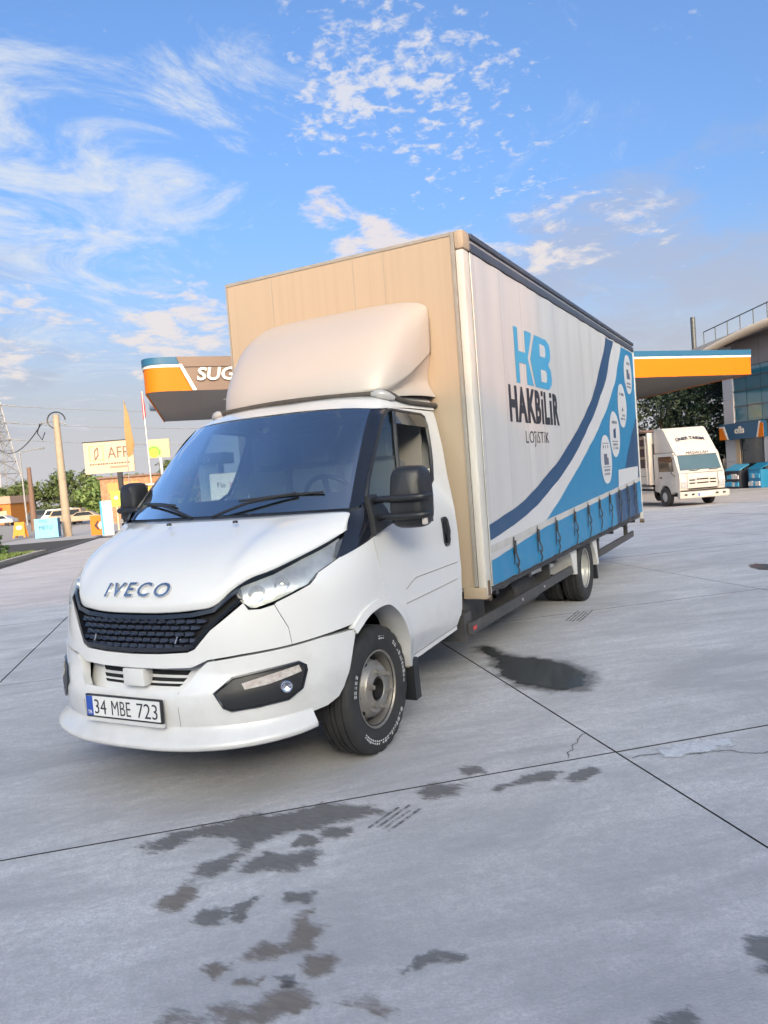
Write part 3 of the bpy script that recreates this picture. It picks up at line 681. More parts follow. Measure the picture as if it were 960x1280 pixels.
WSR = [[(0, -.235, 1.445), (.25, -.225, 1.445), (.48, -.19, 1.443), (.68, -.13, 1.441), (.80, -.078, 1.44), (.853, -.05, 1.438)],
       [(0, .03, 1.70), (.24, .033, 1.70), (.46, .05, 1.695), (.65, .088, 1.69), (.765, .13, 1.685), (.808, .155, 1.68)],
       [(0, .26, 1.92), (.22, .263, 1.92), (.43, .28, 1.917), (.60, .307, 1.91), (.725, .335, 1.90), (.770, .350, 1.895)],
       [(0, .41, 2.072), (.21, .413, 2.072), (.42, .43, 2.068), (.59, .465, 2.06), (.69, .50, 2.053), (.737, .525, 2.048)]]
ws = loft('windscreen', WSR, GLASSW, truck, 5, 6, mirror=True, smooth=80)
# black printed border just inside the glass
def wsf(a, t, off):            # a in -1..1 across, t 0..1 up
    full = [[Vector((-p[0], p[1], p[2])) for p in r[:0:-1]] + [Vector(p) for p in r] for r in WSR]
    def along(r, s):
        s = (s + 1) / 2 * (len(r) - 1); i = min(int(s), len(r) - 2); E = [r[0] * 2 - r[1]] + r + [r[-1] * 2 - r[-2]]
        return cr(E[i], E[i + 1], E[i + 2], E[i + 3], s - i)
    q = [along(r, a) for r in full]; s = t * 3; i = min(int(s), 2); E = [q[0] * 2 - q[1]] + q + [q[-1] * 2 - q[-2]]
    return cr(E[i], E[i + 1], E[i + 2], E[i + 3], s - i) + Vector((0, .7, -.7)) * (.006 - off)
FRIT = mat('glass_frit', (.010, .011, .014), .35)
for pl_ in ([(-1, 0), (1, 0), (1, .16), (.80, .14), (.4, .12), (-.4, .12), (-.80, .14), (-1, .16)], [(-1, .16), (-.80, .14), (-.88, .2), (-.89, .9), (-.82, .955), (-1, 1)][::1], [(1, .16), (.80, .14), (.88, .2), (.89, .9), (.82, .955), (1, 1)],
            [(-1, 1), (-.82, .955), (-.24, .955), (-.19, .80), (.19, .80), (.24, .955), (.82, .955), (1, 1)]):
    patch('glass_border', pl_, wsf, FRIT, truck, step=(.08, .08))
tube('sensor_housing', [wsf(0, .84, -.03), wsf(0, .80, -.05)], .05, BLACK, truck, 10)
# wipers
for a0, a1 in ((-.15, -.66), (.02, .47)):
    p0 = Vector((a0 * .95, -.262 + .05 * a0 * a0, 1.44)); p1 = wsf(a1 * .98, .115, .03); mid = (p0 + p1) / 2 + Vector((0, -.012, .022))
    wp = tube('wiper', spline([p0, mid, p1], 6), .009, BLACK, truck, 6)
    b0 = wsf(a1 * .98 + (.30 if a1 > 0 else .25), .10 if a1 > 0 else .09, .02) if False else wsf(a1 - .34 if a1 > 0 else a1 + .36, .085, .022); b1 = wsf(a1 + .16 if a1 > 0 else a1 - .10, .12, .022)
    tube('blade', spline([b0, (b0 + b1) / 2 + Vector((0, -.004, .006)), b1], 6), .008, BLACK, wp, 6)
# cowl below the glass
loft('cowl', [[(0, -.275, 1.425), (.3, -.262, 1.425), (.55, -.215, 1.425), (.74, -.14, 1.425), (.86, -.09, 1.42)], [(0, -.235, 1.44), (.3, -.222, 1.44), (.55, -.175, 1.44), (.74, -.095, 1.437), (.86, -.045, 1.433)]], BLACK, truck, 4, 2, mirror=True)
# --- bonnet
HF = [(0, -.922, .985), (.2, -.913, .986), (.368, -.887, .996), (.483, -.850, 1.014), (.561, -.790, 1.087), (.63, -.715, 1.138), (.703, -.632, 1.165), (.794, -.458, 1.224), (.86, -.31, 1.275), (.912, -.195, 1.325)]
HB = [(0, -.272, 1.428), (.2, -.268, 1.428), (.37, -.25, 1.428), (.48, -.225, 1.428), (.56, -.205, 1.428), (.63, -.18, 1.428), (.70, -.155, 1.427), (.79, -.12, 1.425), (.85, -.10, 1.422), (.885, -.105, 1.415)]
rows = []
for t in (0, .03, .12, .28, .5, .75, 1.0):
    r = []
    for f, b in zip(HF, HB):
        f, b = Vector(f), Vector(b); d = b - f; L_ = d.length; n = Vector((0, -d.z, math.hypot(d.x, d.y))).normalized()
        bul = .105 * min(1, L_ / .8) ** 1.6 * math.sin(PI * t ** .62)
        r.append(f + d * t + n * bul)
    rows.append(r)
bonnet = loft('bonnet', rows, WHITE, truck, 4, 5, mirror=True, smooth=70, thick=.018)
for x in (-.20, .30): lathe('washer_nozzle', [(0, .016), (.012, .014), (.016, .004)], BLACK, truck, 10, 'Z', mtx=Matrix.Translation((x, -.40, 1.408 if abs(x) < .25 else 1.405)), closed=True)
# --- grille
GR = [(.561, 1.075), (.483, 1.005), (.368, .985), (.2, .976), (0, .974), (-.2, .976), (-.368, .985), (-.483, 1.005), (-.561, 1.075), (-.60, 1.095), (-.625, 1.04), (-.475, .905), (-.40, .815), (-.36, .800), (-.19, .79), (0, .786), (.19, .79), (.36, .80), (.40, .815), (.475, .905), (.625, 1.04), (.60, 1.095)]
GRp = [onshell_x(x, z) for x, z in GR]
grille = patch('grille', GRp, shell, DARK, truck, off=-.035, step=(.06, .04))
fr_o, fr_i = GRp, inset(GRp if area2(GRp) > 0 else GRp[::-1], .022)
fr_o = GRp if area2(GRp) > 0 else GRp[::-1]
n_ = len(fr_o); vs, fs = [], []
for k in range(n_):
    vs += [shell(*fr_o[k], -.03), shell(*fr_o[k], .004), shell(*fr_i[k], .006), shell(*fr_i[k], -.035)]
for k in range(n_):
    j = (k + 1) % n_
    for q in range(3): fs.append((4 * k + q, 4 * j + q, 4 * j + q + 1, 4 * k + q + 1))
frompy('grille_frame', vs, fs, GLOSSB, grille)
GBAR = mat('grille_bar', (.022, .026, .04), .16, coat=.7)
for r in range(6):
    z = .822 + r * .031
    xm = .375 + (z - .80) * .75 - (.0 if z < .95 else (z - .95) * .3)
    bm = bmesh.new(); n = 13 + r
    for k in range(-n, n + 1):
        x0 = (k + (.5 if r % 2 else 0)) * .060
        if abs(x0) > xm - .02: continue
        if z > .97 and abs(x0) < .46: continue
        def P(dx, dz_, o): return shell(*onshell_x(x0 + dx, z + dz_), o)
        pts = [P(-.029, -.006, -.012), P(-.018, -.013, .0), P(.018, -.013, .0), P(.029, -.006, -.012), P(.022, .008, -.008), P(-.022, .008, -.008)]
        bk = [p + Vector((0, .028, 0)) for p in pts]
        V = [bm.verts.new(p) for p in pts + bk]
        bm.faces.new(V[:6])
        for q in range(6): bm.faces.new((V[q], V[q + 6], V[(q + 1) % 6 + 6], V[(q + 1) % 6]))
    if len(bm.verts):
        bmesh.ops.recalc_face_normals(bm, faces=bm.faces); finish(bm, 'grille_bar', GBAR, grille)
for x in (-.29, .29):
    tube('clip', [shell(*onshell_x(x, .835), .004), shell(*onshell_x(x + .012, .87), .006)], .006, CHROME, grille, 6)
# --- headlights
HL = sp([(.907, -.221, 1.317), (.86, -.32, 1.278), (.794, -.463, 1.230), (.703, -.635, 1.170), (.63, -.715, 1.142), (.586, -.743, 1.125), (.563, -.798, 1.085), (.62, -.792, 1.018), (.650, -.782, .990), (.68, -.775, .985), (.761, -.70, 1.012), (.815, -.63, 1.044), (.872, -.549, 1.078), (.886, -.486, 1.131), (.934, -.327, 1.193)])
HLIN = mat('lamp_reflector', (.66, .66, .65), .22, metal=.5, var=.7, vscale=7, vcol=(.30, .30, .31), bump=.35, bscale=9)
for s in (1, -1):
    mir = s < 0
    h = patch('headlight', inset(HL, .004), shell, LENS, truck, thick=.05, off=.004, step=(.04, .03), mirror=mir, smooth=60)
    patch('reflector', inset(HL, .008), shell, HLIN, h, off=-.030, step=(.03, .025), mirror=mir)
    for (x, z, r) in ((.68, 1.062, .047), (.775, 1.10, .042)):
        c = shell(*onshell_x(x, z), -.024); c.x *= s
        nrm = Vector((s * .55, -.80, .12)).normalized(); mt = Matrix.Translation(c) @ nrm.to_track_quat('Z', 'Y').to_matrix().to_4x4()
        lathe('lamp_ring', [(-.012, r), (.004, r * .95), (.002, r * .8), (-.008, r * .55), (-.010, r * .3), (-.006, .001)], mat('lamp_bowl', (.80, .80, .79), .12, metal=.8), h, 20, 'Z', mtx=mt)
    o = patch('turn_lens', inset(sp([(.907, -.225, 1.30), (.875, -.29, 1.272), (.905, -.36, 1.20), (.93, -.335, 1.20)]), .004), shell, mat('smoked_lens', (.12, .12, .13), .15, coat=.6), h, off=-.012, mirror=mir)
# --- bumper
ub = [onshell_x(x, z) for x, z in [(-.38, .715), (-.2, .708), (0, .706), (.2, .708), (.38, .715), (.467, .752)]] + sp([(.627, -.843, .771), (.822, -.678, .790), (.808, -.681, .874), (.752, -.711, .998)]) + \
     [onshell_x(x, z) for x, z in [(.70, .983), (.650, .985), (.625, 1.02), (.475, .895), (.40, .806), (.36, .79), (.19, .781), (0, .777), (-.19, .781), (-.36, .79), (-.40, .806), (-.475, .895), (-.625, 1.02), (-.650, .985), (-.70, .983)]] + \
     [(-a, b) for a, b in sp([(.752, -.711, .998), (.808, -.681, .874), (.822, -.678, .790), (.627, -.843, .771)])] + [onshell_x(-.467, .752)]
patch('bumper_band', ub, shell, WHITE, truck, thick=.04, step=(.05, .04))
lbh = [onshell_x(x, z) for x, z in [(.0, .425), (.2, .423), (.387, .420), (.61, .415), (.75, .414), (.83, .416)]] + sp([(.885, -.50, .428), (.915, -.425, .455), (.93, -.39, .50), (.945, -.368, .57), (.968, -.335, .694), (.978, -.305, .795)]) + \
      sp([(.911, -.534, .796), (.822, -.678, .780), (.627, -.843, .760), (.467, -.913, .741)]) + [onshell_x(x, z) for x, z in [(.42, .70), (.385, .645), (.34, .604), (.2, .600), (0, .600)]]
lb = lbh + [(-a, b) for a, b in lbh[-2:0:-1]]
bumper = patch('bumper', lb, shell, WHITE, truck, thick=.05, step=(.05, .035), off=.006)
# recess with slats between plate panel and band
patch('recess_panel', [onshell_x(x, z) for x, z in [(-.44, .57), (.44, .57), (.47, .76), (-.47, .76)]], shell, WHITE, bumper, off=-.085, step=(.06, .05))
rows = [[shell(*onshell_x(x, .600), .006) for x in (-.36, -.2, -.001, .2, .36)], [shell(*onshell_x(x, .605), -.086) for x in (-.36, -.2, -.001, .2, .36)]]
loft('recess_shelf', rows, WHITE, bumper, 3, 1)
for s in (1, -1):
    for k, z in enumerate((.690, .668, .646)):
        patch('slat', [onshell_x(s * x, zz) for x, zz in [(.06, z - .0065), (.31 - .02 * k, z - .0065), (.33 - .02 * k, z + .0065), (.06, z + .0065)]], shell, DARK, bumper, off=-.080, thick=.004, step=(.08, 0))
box('tow_cover', -.075, .075, -.975, -.90, .605, .70, WHITE, bumper, .012)
for s in (1, -1):
    for pts in ([(.335, .60), (.335, .52), (.335, .43)],):
        tube('bumper_seam', [shell(*onshell_x(s * x, z), .0065) for x, z in pts], .0022, GREYST, bumper, 5)
# number plate
plate = box('number_plate', -.27, .27, -1.062, -1.046, .452, .574, BLACK, truck, .004)
box('plate_face', -.26, .26, -1.0655, -1.0605, .462, .566, PLATEW, plate)
box('plate_band', -.26, -.214, -1.0665, -1.064, .462, .566, PLATEB, plate)
for st_, x0, w_ in (('34', -.200, .085), ('MBE', -.075, .135), ('723', .105, .140)):
    text('plate_number', st_, .112, P_DARK, plate, lambda a, b, d, x0=x0: Vector((x0 + a, -1.0672 - d, .474 + b)), .001, bold=-.0008, width=w_)
text('plate_code', 'TR', .026, PLATEW, plate, lambda a, b, d: Vector((-.252 + a, -1.068 - d, .472 + b)), .001)
box('plate_lower_edge', -.27, .27, -1.064, -1.045, .432, .4515, WHITE, plate)
# fog lamp openings
FG = sp([(.52, -.936, .589), (.592, -.878, .655), (.72, -.78, .68), (.834, -.658, .696), (.852, -.631, .672), (.856, -.631, .650), (.843, -.661, .568), (.799, -.719, .524), (.70, -.83, .512), (.591, -.909, .505), (.560, -.926, .525)])
for s in (1, -1):
    mir = s < 0
    fgo = patch('fog_lamp_bezel', FG, shell, BLACK, bumper, off=.010, thick=.008, step=(.04, .03), mirror=mir)
    pts = [shell(a, b, .012) for a, b in FG]; pts = [Vector((s * p.x, p.y, p.z)) for p in pts]
    tube('bezel_rim', pts, .008, GLOSSB, bumper, 6, True)
    patch('turn_signal', sp([(.635, -.85, .628), (.72, -.78, .656), (.83, -.662, .682), (.840, -.655, .648), (.72, -.79, .612), (.65, -.84, .598)]), shell, mat('clear_signal', (.42, .36, .33), .15, coat=.6, var=.6, vscale=40, vcol=(.75, .74, .72)), bumper, off=.016, thick=.006, step=(.04, .03), mirror=mir)
    c = shell(*onshell_x(.80, .588), .016); c.x *= s
    mt = Matrix.Translation(c) @ Vector((s * .65, -.75, 0)).to_track_quat('Z', 'Y').to_matrix().to_4x4()
    lathe('fog_lamp', [(-.01, .030), (.006, .030), (.010, .026), (.004, .020), (-.002, .001)], CHROME, bumper, 18, 'Z', mtx=mt)
# lip spoiler
rows = []
for off, z in ((-.01, .455), (.004, .432), (.012, .415), (.05, .385), (.082, .365), (.086, .345), (.07, .33), (.0, .338), (-.06, .345)):
    r = []
    for k in range(-14, 15):
        u = k / 14 * 1.06; f = 1 - .35 * (abs(k) / 14) ** 6
        r.append(shell(u, z + .02 * (abs(k) / 14) ** 2, off * f))
    rows.append(r)
loft('lip_spoiler', rows, WHITE, truck, 2, 2, smooth=55, flip=True)
# maker's letters on the bonnet
from mathutils.bvhtree import BVHTree
_b = bonnet.data; BVH = BVHTree.FromPolygons([v.co for v in _b.vertices], [tuple(p.vertices) for p in _b.polygons])
def hood_pt(a, b, d):
    o_ = Vector((a, -1.6, 1.07 + b * .86 - .02 * abs(a))); h = BVH.ray_cast(o_, Vector((0, 1, 0)))
    if h[0] is None: return Vector((a, -.8, 1.07 + b))
    n = h[1] if h[1].y < 0 else -h[1]
    return h[0] + n * (d + .002)
text('bonnet_letters', 'IVECO', .102, BADGE, truck, lambda a, b, d: hood_pt(a - .228, b, d), .016, bold=.0015, shear=.12, spacing=1.35, width=.46)
# rest of the underside
box('engine_block', -.62, .62, -.75, .9, .34, .95, DARK, truck)
box('cab_floor', -.88, .88, -.30, 1.29, .88, .94, DARK, truck)
box('sill_box', -.90, .90, .46, 1.28, .50, .9, DARK, truck)
for s in (1, -1):
    prism('step_sill', [(.43, .462), (1.17, .496), (1.17, .470), (.44, .432)], lambda a, b, d, s=s: Vector((s * (.88 + d), a, b)), .072, WHITE, truck)

# --- mirrors (the far one sits on a short arm)
for s in (1, -1):
    cx_, hw, cz, hh, y0_ = (1.172, .108, 1.478, .180, .035) if s > 0 else (1.020, .082, 1.545, .150, .06)
    mb = patch('mirror', sp([(.98, -.02, 1.275), (.978, .12, 1.302), (.972, .20, 1.335), (.962, .20, 1.40), (.950, .12, 1.50), (.949, .03, 1.50)]), shell, BLACK, truck, off=.022, thick=.026, step=(.05, .04), mirror=s < 0)
    bm = bmesh.new(); ring = []
    for (yy, sc_) in [(0.0, .80), (.02, .93), (.07, 1.0), (.13, .99), (.155, .95)]:      # housing: rounded box tapered towards the front
        r = []
        for k in range(28):
            a = 2 * PI * k / 28; ca, sa = math.cos(a), math.sin(a)
            x = math.copysign(abs(ca) ** .42, ca) * hw * sc_; z = math.copysign(abs(sa) ** .42, sa) * hh * sc_
            r.append(bm.verts.new((s * (cx_ + x * (1 - .12 * max(0, z / hh)) + (z * .02)), y0_ + yy + x * .12, cz + z)))
        ring.append(r)
    for A, B in zip(ring, ring[1:]):
        for k in range(28): bm.faces.new((A[k], A[(k + 1) % 28], B[(k + 1) % 28], B[k]))
    bm.faces.new(ring[0]); bm.faces.new(ring[-1][::-1]); bmesh.ops.recalc_face_normals(bm, faces=bm.faces)
    finish(bm, 'housing', BLACK, mb, 50)
    for z0 in ((1.475, 1.372) if s > 0 else (1.50,)):
        tube('arm', spline([(s * .93, .085, z0 - .01), (s * (cx_ - hw - .03), y0_ - .005, z0), (s * (cx_ - .05), y0_ - .014, z0), (s * (cx_ + hw * .7), y0_ - .004, z0 + .002), (s * (cx_ + hw + .004), y0_ + .025, z0 + .004), (s * (cx_ + hw + .012), y0_ + .07, z0 + .006)], 5), .021, BLACK, mb, 10)
    bm = bmesh.new(); bbox(bm, cx_ + hw - .018, cx_ + hw + .008, y0_ + .012, y0_ + .045, cz - hh * .88, cz - hh * .66, .006)
    for v in bm.verts: v.co.x *= s
    bmesh.ops.recalc_face_normals(bm, faces=bm.faces); finish(bm, 'repeater', mat('clear_repeater', (.55, .50, .47), .15, coat=.6), mb)
    patch('mirror_glass', [(cx_ - hw * .85, cz - hh * .85), (cx_ + hw * .85, cz - hh * .85), (cx_ + hw * .85, cz + hh * .85), (cx_ - hw * .85, cz + hh * .85)], lambda a, b, d, s=s, cx_=cx_, y0_=y0_: Vector((s * a, y0_ + .1565 + (a - cx_) * .12, b)), CHROME, mb, step=(0, 0))
# --- wheels
def tyre_mesh(w, R, seg=72):
    bm = bmesh.new(); h = w / 2
    pr = [(h * .72, .205), (h * .80, .225), (h * .97, .262), (h, .30), (h * .97, .335), (h * .90, R - .014), (h * .80, R - .004), (h * .60, R), (h * .585, R - .009), (h * .50, R - .009), (h * .485, R), (h * .19, R + .001), (h * .175, R - .009), (h * .08, R - .009), (h * .065, R + .001)]
    pr = pr + [(-a, r) for a, r in pr[::-1]]
    rings = []
    for q, (x, r) in enumerate(pr):
        sh = .72 < abs(x) / h < .98 and r > R - .03
        rings.append([bm.verts.new((x, math.cos(2 * PI * k / seg) * (r - (.008 if sh and k % 3 == 0 else 0)), math.sin(2 * PI * k / seg) * (r - (.008 if sh and k % 3 == 0 else 0)))) for k in range(seg)])
    for A, B in zip(rings, rings[1:]):
        for k in range(seg): bm.faces.new((A[k], A[(k + 1) % seg], B[(k + 1) % seg], B[k]))
    bmesh.ops.recalc_face_normals(bm, faces=bm.faces); return bm
RW = .372; YR = 4.95
def wheel(x, y, s, kind, rot=0.0):
    w = .225
    prof = [(.072, .212), (.085, .222), (.092, .226), (.094, .220), (.080, .210), (.03, .203), (-.04, .200)]
    wh = lathe('wheel', prof, STEEL if kind == 'front' else STEELW, truck, 40)
    if kind == 'front': dp = [(-.04, .200), (-.01, .192), (.03, .178), (.066, .160), (.074, .146), (.088, .138), (.092, .128), (.093, .075), (.085, .068), (.02, .064), (.02, .001)]
    else: dp = [(.03, .203), (.0, .190), (-.05, .165), (-.075, .14), (-.078, .085), (-.055, .08), (.0, .075), (.01, .06), (.012, .001)]
    disc = lathe('disc', dp, STEEL if kind == 'front' else STEELW, wh, 40)
    for k in range(10):
        a = 2 * PI * (k + .5) / 10
        px, pr_ = (.046, .171) if kind == 'front' else (-.022, .181)
        n = Vector((.55, .83 * math.cos(a), .83 * math.sin(a))) if kind == 'front' else Vector((.6, -.8 * math.cos(a), -.8 * math.sin(a)))
        mt = Matrix.Translation((px, pr_ * math.cos(a), pr_ * math.sin(a))) @ n.normalized().to_track_quat('Z', 'Y').to_matrix().to_4x4()
        lathe('vent_hole', [(-.004, .019), (.0035, .019), (.0035, .001)], DARK, wh, 12, 'Z', mtx=mt)
    for k in range(6):
        a = 2 * PI * k / 6 + .3; x0 = .090 if kind == 'front' else -.078
        mt = Matrix.Translation((x0, .108 * math.cos(a), .108 * math.sin(a)))
        lathe('wheel_nut', [(0, .020), (.006, .020), (.008, .015), (.034, .014), (.036, .001)], STEEL, wh, 6, 'X', smooth=20, mtx=mt)
    if kind == 'front': lathe('hub_bore', [(.0935, .060), (.0945, .060), (.03, .05)], DARK, wh, 24)
    ty = finish(tyre_mesh(w, RW), 'tyre', RUB, wh, 40)
    if kind == 'front':
        WL_ = mat('tyre_white_print', (.62, .62, .60), .7)
        bm = bmesh.new(); rr = random.Random(3)
        a = 0
        for a0, a1 in ((200, 300), (330, 372), (52, 66), (20, 30), (128, 150)):
            a = a0
            while a < a1:
                d = rr.uniform(2.2, 4.6); r0, r1 = .290, .290 + rr.uniform(.016, .026); nsub = 2
                P = [[(r * math.cos(math.radians(a + d * q / nsub)), r * math.sin(math.radians(a + d * q / nsub))) for q in range(nsub + 1)] for r in (r0, r1)]
                xs = .1130
                vs = [[bm.verts.new((xs - (.0004 if ri == 0 else .0012), p[0], p[1])) for p in row] for ri, row in enumerate(P)]
                for q in range(nsub): bm.faces.new((vs[0][q], vs[0][q + 1], vs[1][q + 1], vs[1][q]))
                a += d + rr.uniform(.9, 2.2)
        o = finish(bm, 'sidewall_print', WL_, wh)
    wh.location = (x, y, RW); wh.rotation_euler = (rot, 0, 0 if s > 0 else PI)
    return wh
w1 = wheel(.832, 0, 1, 'front', .4)
for x, s in ((-.832, -1),):
    c = copy_tree(w1, truck); c.location = (x, 0, RW); c.rotation_euler = (1.1, 0, PI)
w2 = wheel(.905, YR, 1, 'rear', .2)
for x, s in ((.655, -1), (-.655, 1), (-.905, -1)):
    c = copy_tree(w2, truck); c.location = (x, YR, RW); c.rotation_euler = (.7, 0, 0 if s > 0 else PI)
# --- roof fairing
FRG = [[(0, .68, 2.165), (.35, .70, 2.165), (.58, .75, 2.17), (.70, .84, 2.19), (.755, 1.05, 2.28), (.775, 1.25, 2.39), (.78, 1.46, 2.50)],
       [(0, .72, 2.33), (.35, .74, 2.33), (.58, .79, 2.335), (.71, .89, 2.35), (.76, 1.08, 2.40), (.78, 1.27, 2.48), (.783, 1.46, 2.57)],
       [(0, .84, 2.53), (.35, .86, 2.53), (.59, .91, 2.533), (.71, 1.01, 2.54), (.765, 1.17, 2.565), (.783, 1.31, 2.61), (.785, 1.46, 2.66)],
       [(0, 1.01, 2.70), (.35, 1.03, 2.70), (.59, 1.075, 2.70), (.71, 1.15, 2.70), (.762, 1.26, 2.705), (.782, 1.36, 2.72), (.784, 1.46, 2.745)],
       [(0, 1.21, 2.83), (.35, 1.225, 2.83), (.59, 1.26, 2.825), (.70, 1.31, 2.815), (.752, 1.37, 2.805), (.775, 1.42, 2.80), (.778, 1.462, 2.805)],
       [(0, 1.38, 2.90), (.35, 1.385, 2.90), (.58, 1.40, 2.893), (.69, 1.42, 2.875), (.74, 1.44, 2.855), (.765, 1.452, 2.842), (.77, 1.463, 2.838)],
       [(0, 1.463, 2.915), (.35, 1.463, 2.915), (.575, 1.463, 2.905), (.68, 1.463, 2.89), (.73, 1.463, 2.87), (.755, 1.463, 2.855), (.762, 1.4635, 2.845)]]
loft('roof_fairing', FRG, FAIRM, truck, 4, 4, mirror=True, smooth=60, thick=.012)
for s in (1, -1):
    e = [(.70, .84, 2.19), (.745, 1.05, 2.275), (.765, 1.25, 2.385), (.77, 1.46, 2.495)]
    b = [(.745, .80, 2.14), (.77, 1.0, 2.155), (.785, 1.2, 2.165), (.79, 1.46, 2.17)]
    m_ = [(.69, .85, 2.165), (.70, 1.05, 2.215), (.715, 1.25, 2.26), (.735, 1.46, 2.30)]
    loft('fairing_skirt', [[(s * x, y, z) for x, y, z in r] for r in (b, m_, e)], FAIRM, truck, 4, 4, flip=s < 0)
    c = tube('marker_lamp', spline([(s * .64, .72, 2.165), (s * .71, .74, 2.155), (s * .775, .80, 2.125)], 4), [.012, .022, .03, .033, .034, .033, .03, .022, .012], mat('marker_grey', (.42, .41, .40), .2, coat=.5), truck, 8)
SL = [(.785, 1.46, 2.105), (.782, 1.2, 2.105), (.78, 1.0, 2.108), (.772, .88, 2.122), (.758, .81, 2.148), (.72, .755, 2.172), (.62, .725, 2.168), (.45, .69, 2.172), (.22, .668, 2.178)]
tube('fairing_seal', spline(SL + [(0, .66, 2.18)] + [(-x, y, z) for x, y, z in SL[::-1]], 4), .018, mat('weathered_rubber', (.06, .052, .045), .7, var=.5, vscale=14, vcol=(.13, .11, .09)), truck, 8)
# --- inside the cab
dash = loft('dashboard', [[(0, -.16, 1.36), (.4, -.12, 1.36), (.78, .0, 1.36)], [(0, .05, 1.40), (.4, .07, 1.40), (.80, .12, 1.39)], [(0, .30, 1.36), (.4, .30, 1.38), (.85, .30, 1.36)], [(0, .34, 1.05), (.4, .34, 1.05), (.85, .34, 1.05)]], INT, truck, 4, 4, mirror=True)
def seat(x0, x1, y):
    bm = bmesh.new()
    bbox(bm, x0, x1, y, y + .5, .98, 1.14, .05); bbox(bm, x0 + .01, x1 - .01, y + .42, y + .58, 1.10, 1.72, .06)
    cx = (x0 + x1) / 2; bbox(bm, cx - .13, cx + .13, y + .46, y + .58, 1.74, 1.96, .04)
    bmesh.ops.recalc_face_normals(bm, faces=bm.faces); return finish(bm, 'seat', INTL, truck, 40)
seat(.22, .70, .52); seat(-.28, .16, .58); seat(-.70, -.30, .58)
st = thing if False else None
sw = bmesh.new(); mt = Matrix.Translation((.46, .42, 1.46)) @ Matrix.Rotation(math.radians(-62), 4, 'X')
tube_into(sw, [mt @ Vector((.20 * math.cos(a), .20 * math.sin(a), 0)) for a in [2 * PI * k / 28 for k in range(28)]], .016, 8, True)
for a in (0, PI, -PI / 2): tube_into(sw, [mt @ Vector((0, 0, -.02)), mt @ Vector((.19 * math.cos(a), .19 * math.sin(a), 0))], .02, 6)
bmesh.ops.recalc_face_normals(sw, faces=sw.faces); finish(sw, 'steering_wheel', BLACK, truck, 60)
tube('steering_column', [mt @ Vector((0, 0, -.01)), mt @ Vector((0, 0, -.3))], .045, INT, truck)
box('phone_holder', .80, .86, .13, .20, 1.50, 1.60, BLACK, truck, .01)
tube('holder_arm', [(.83, .16, 1.36), (.83, .17, 1.52)], .018, BLACK, truck)
box('headliner', -.72, .72, .62, 1.21, 2.03, 2.05, INTL, truck)
box('rear_trim', -.76, .76, 1.205, 1.215, .95, 2.0, mat('trim_pale', (.30, .28, .26), .8), truck)
tube('paper_stub', [(-.62, .02, 1.50), (-.60, .05, 1.62)], .012, P_WHITE, truck, 6)

# --- cargo box
BW, BF, BR_, BZ0, BZ1 = 1.093, 1.467, 8.50, .67, 3.333
fw = box('front_wall', -1.079, .9975, BF, BF + .05, BZ0 + .05, BZ1 - .012, CREAM, truck)
PW = mat('post_white', (.66, .63, .58), .45, var=.4, vscale=5, vcol=(.46, .41, .35), stretch=(1, 1, .4))
box('corner_strip', .998, 1.024, BF - .012, BF + .05, BZ0 + .06, BZ1 + .01, GREYST, truck)
box('corner_post', 1.0245, 1.086, BF - .004, BF + .12, BZ0 - .015, BZ1 - .12, PW, truck, .015)
box('corner_cap', 1.02, 1.098, BF - .010, BF + .135, BZ1 - .119, BZ1 + .022, CREAM, truck, .03)      # rounded top corner casting
box('post_foot', .9, 1.085, BF - .006, BF + .10, BZ0 - .035, BZ0 + .055, CREAM, truck, .01)
box('corner_strip', -1.096, -1.080, BF - .006, BF + .12, BZ0 + .02, BZ1 + .01, GREYST, truck)
for x in (-.62, .16, .43):
    box('panel_seam', x, x + .004, BF - .0015, BF, 2.2, BZ1 - .02, GREYST, truck)
box('wall_base_strip', -1.079, .89, BF - .006, BF + .05, BZ0 + .02, BZ0 + .049, GREYST, truck)
box('roof_front_rail', -1.079, .9975, BF - .006, BF + .06, BZ1 - .0115, BZ1 + .012, GREYST, truck)
box('box_roof', -1.06, 1.06, BF + .06, BR_, BZ1 - .03, BZ1 + .0, P_WHITE, truck)
for s in (1, -1):
    for k, (z0, z1, x1, m_) in enumerate(((BZ1 - .118, BZ1 - .052, 1.098, NAVYR), (BZ1 - .0515, BZ1 - .022, 1.085, ALU), (BZ1 - .0215, BZ1 + .018, 1.103, NAVYR))):
        b = sorted((s * 1.03, s * x1)); box('top_rail', b[0], b[1], BF + .136, BR_ + .05, z0, z1, m_, truck, .006)
    b = sorted((s * 1.03, s * 1.098)); box('rear_post', b[0], b[1], BR_ - .02, BR_ + .06, BZ0 - .03, BZ1 - .12, PW, truck, .012)
    b = sorted((s * 1.02, s * 1.06)); box('side_rail', b[0], b[1], BF + .12, BR_, BZ0 - .01, BZ0 + .12, CHASS, truck)
box('rear_wall', -1.03, 1.03, BR_, BR_ + .04, BZ0, BZ1 - .03, P_WHITE, truck)
box('box_floor', -1.02, 1.02, BF + .05, BR_, BZ0 + .0, BZ0 + .10, CHASS, truck)
rn = random.Random(4)
FOLD = [(rn.uniform(.25, .9), rn.uniform(0, 6.28), rn.uniform(.0006, .0016)) for _ in range(9)]
STRAPY = [2.13, 2.81, 3.44, 4.18, 4.82, 5.42, 6.04, 6.68, 7.29, 7.86]
def hemz(y): return .99 + (y - 1.55) * .0385
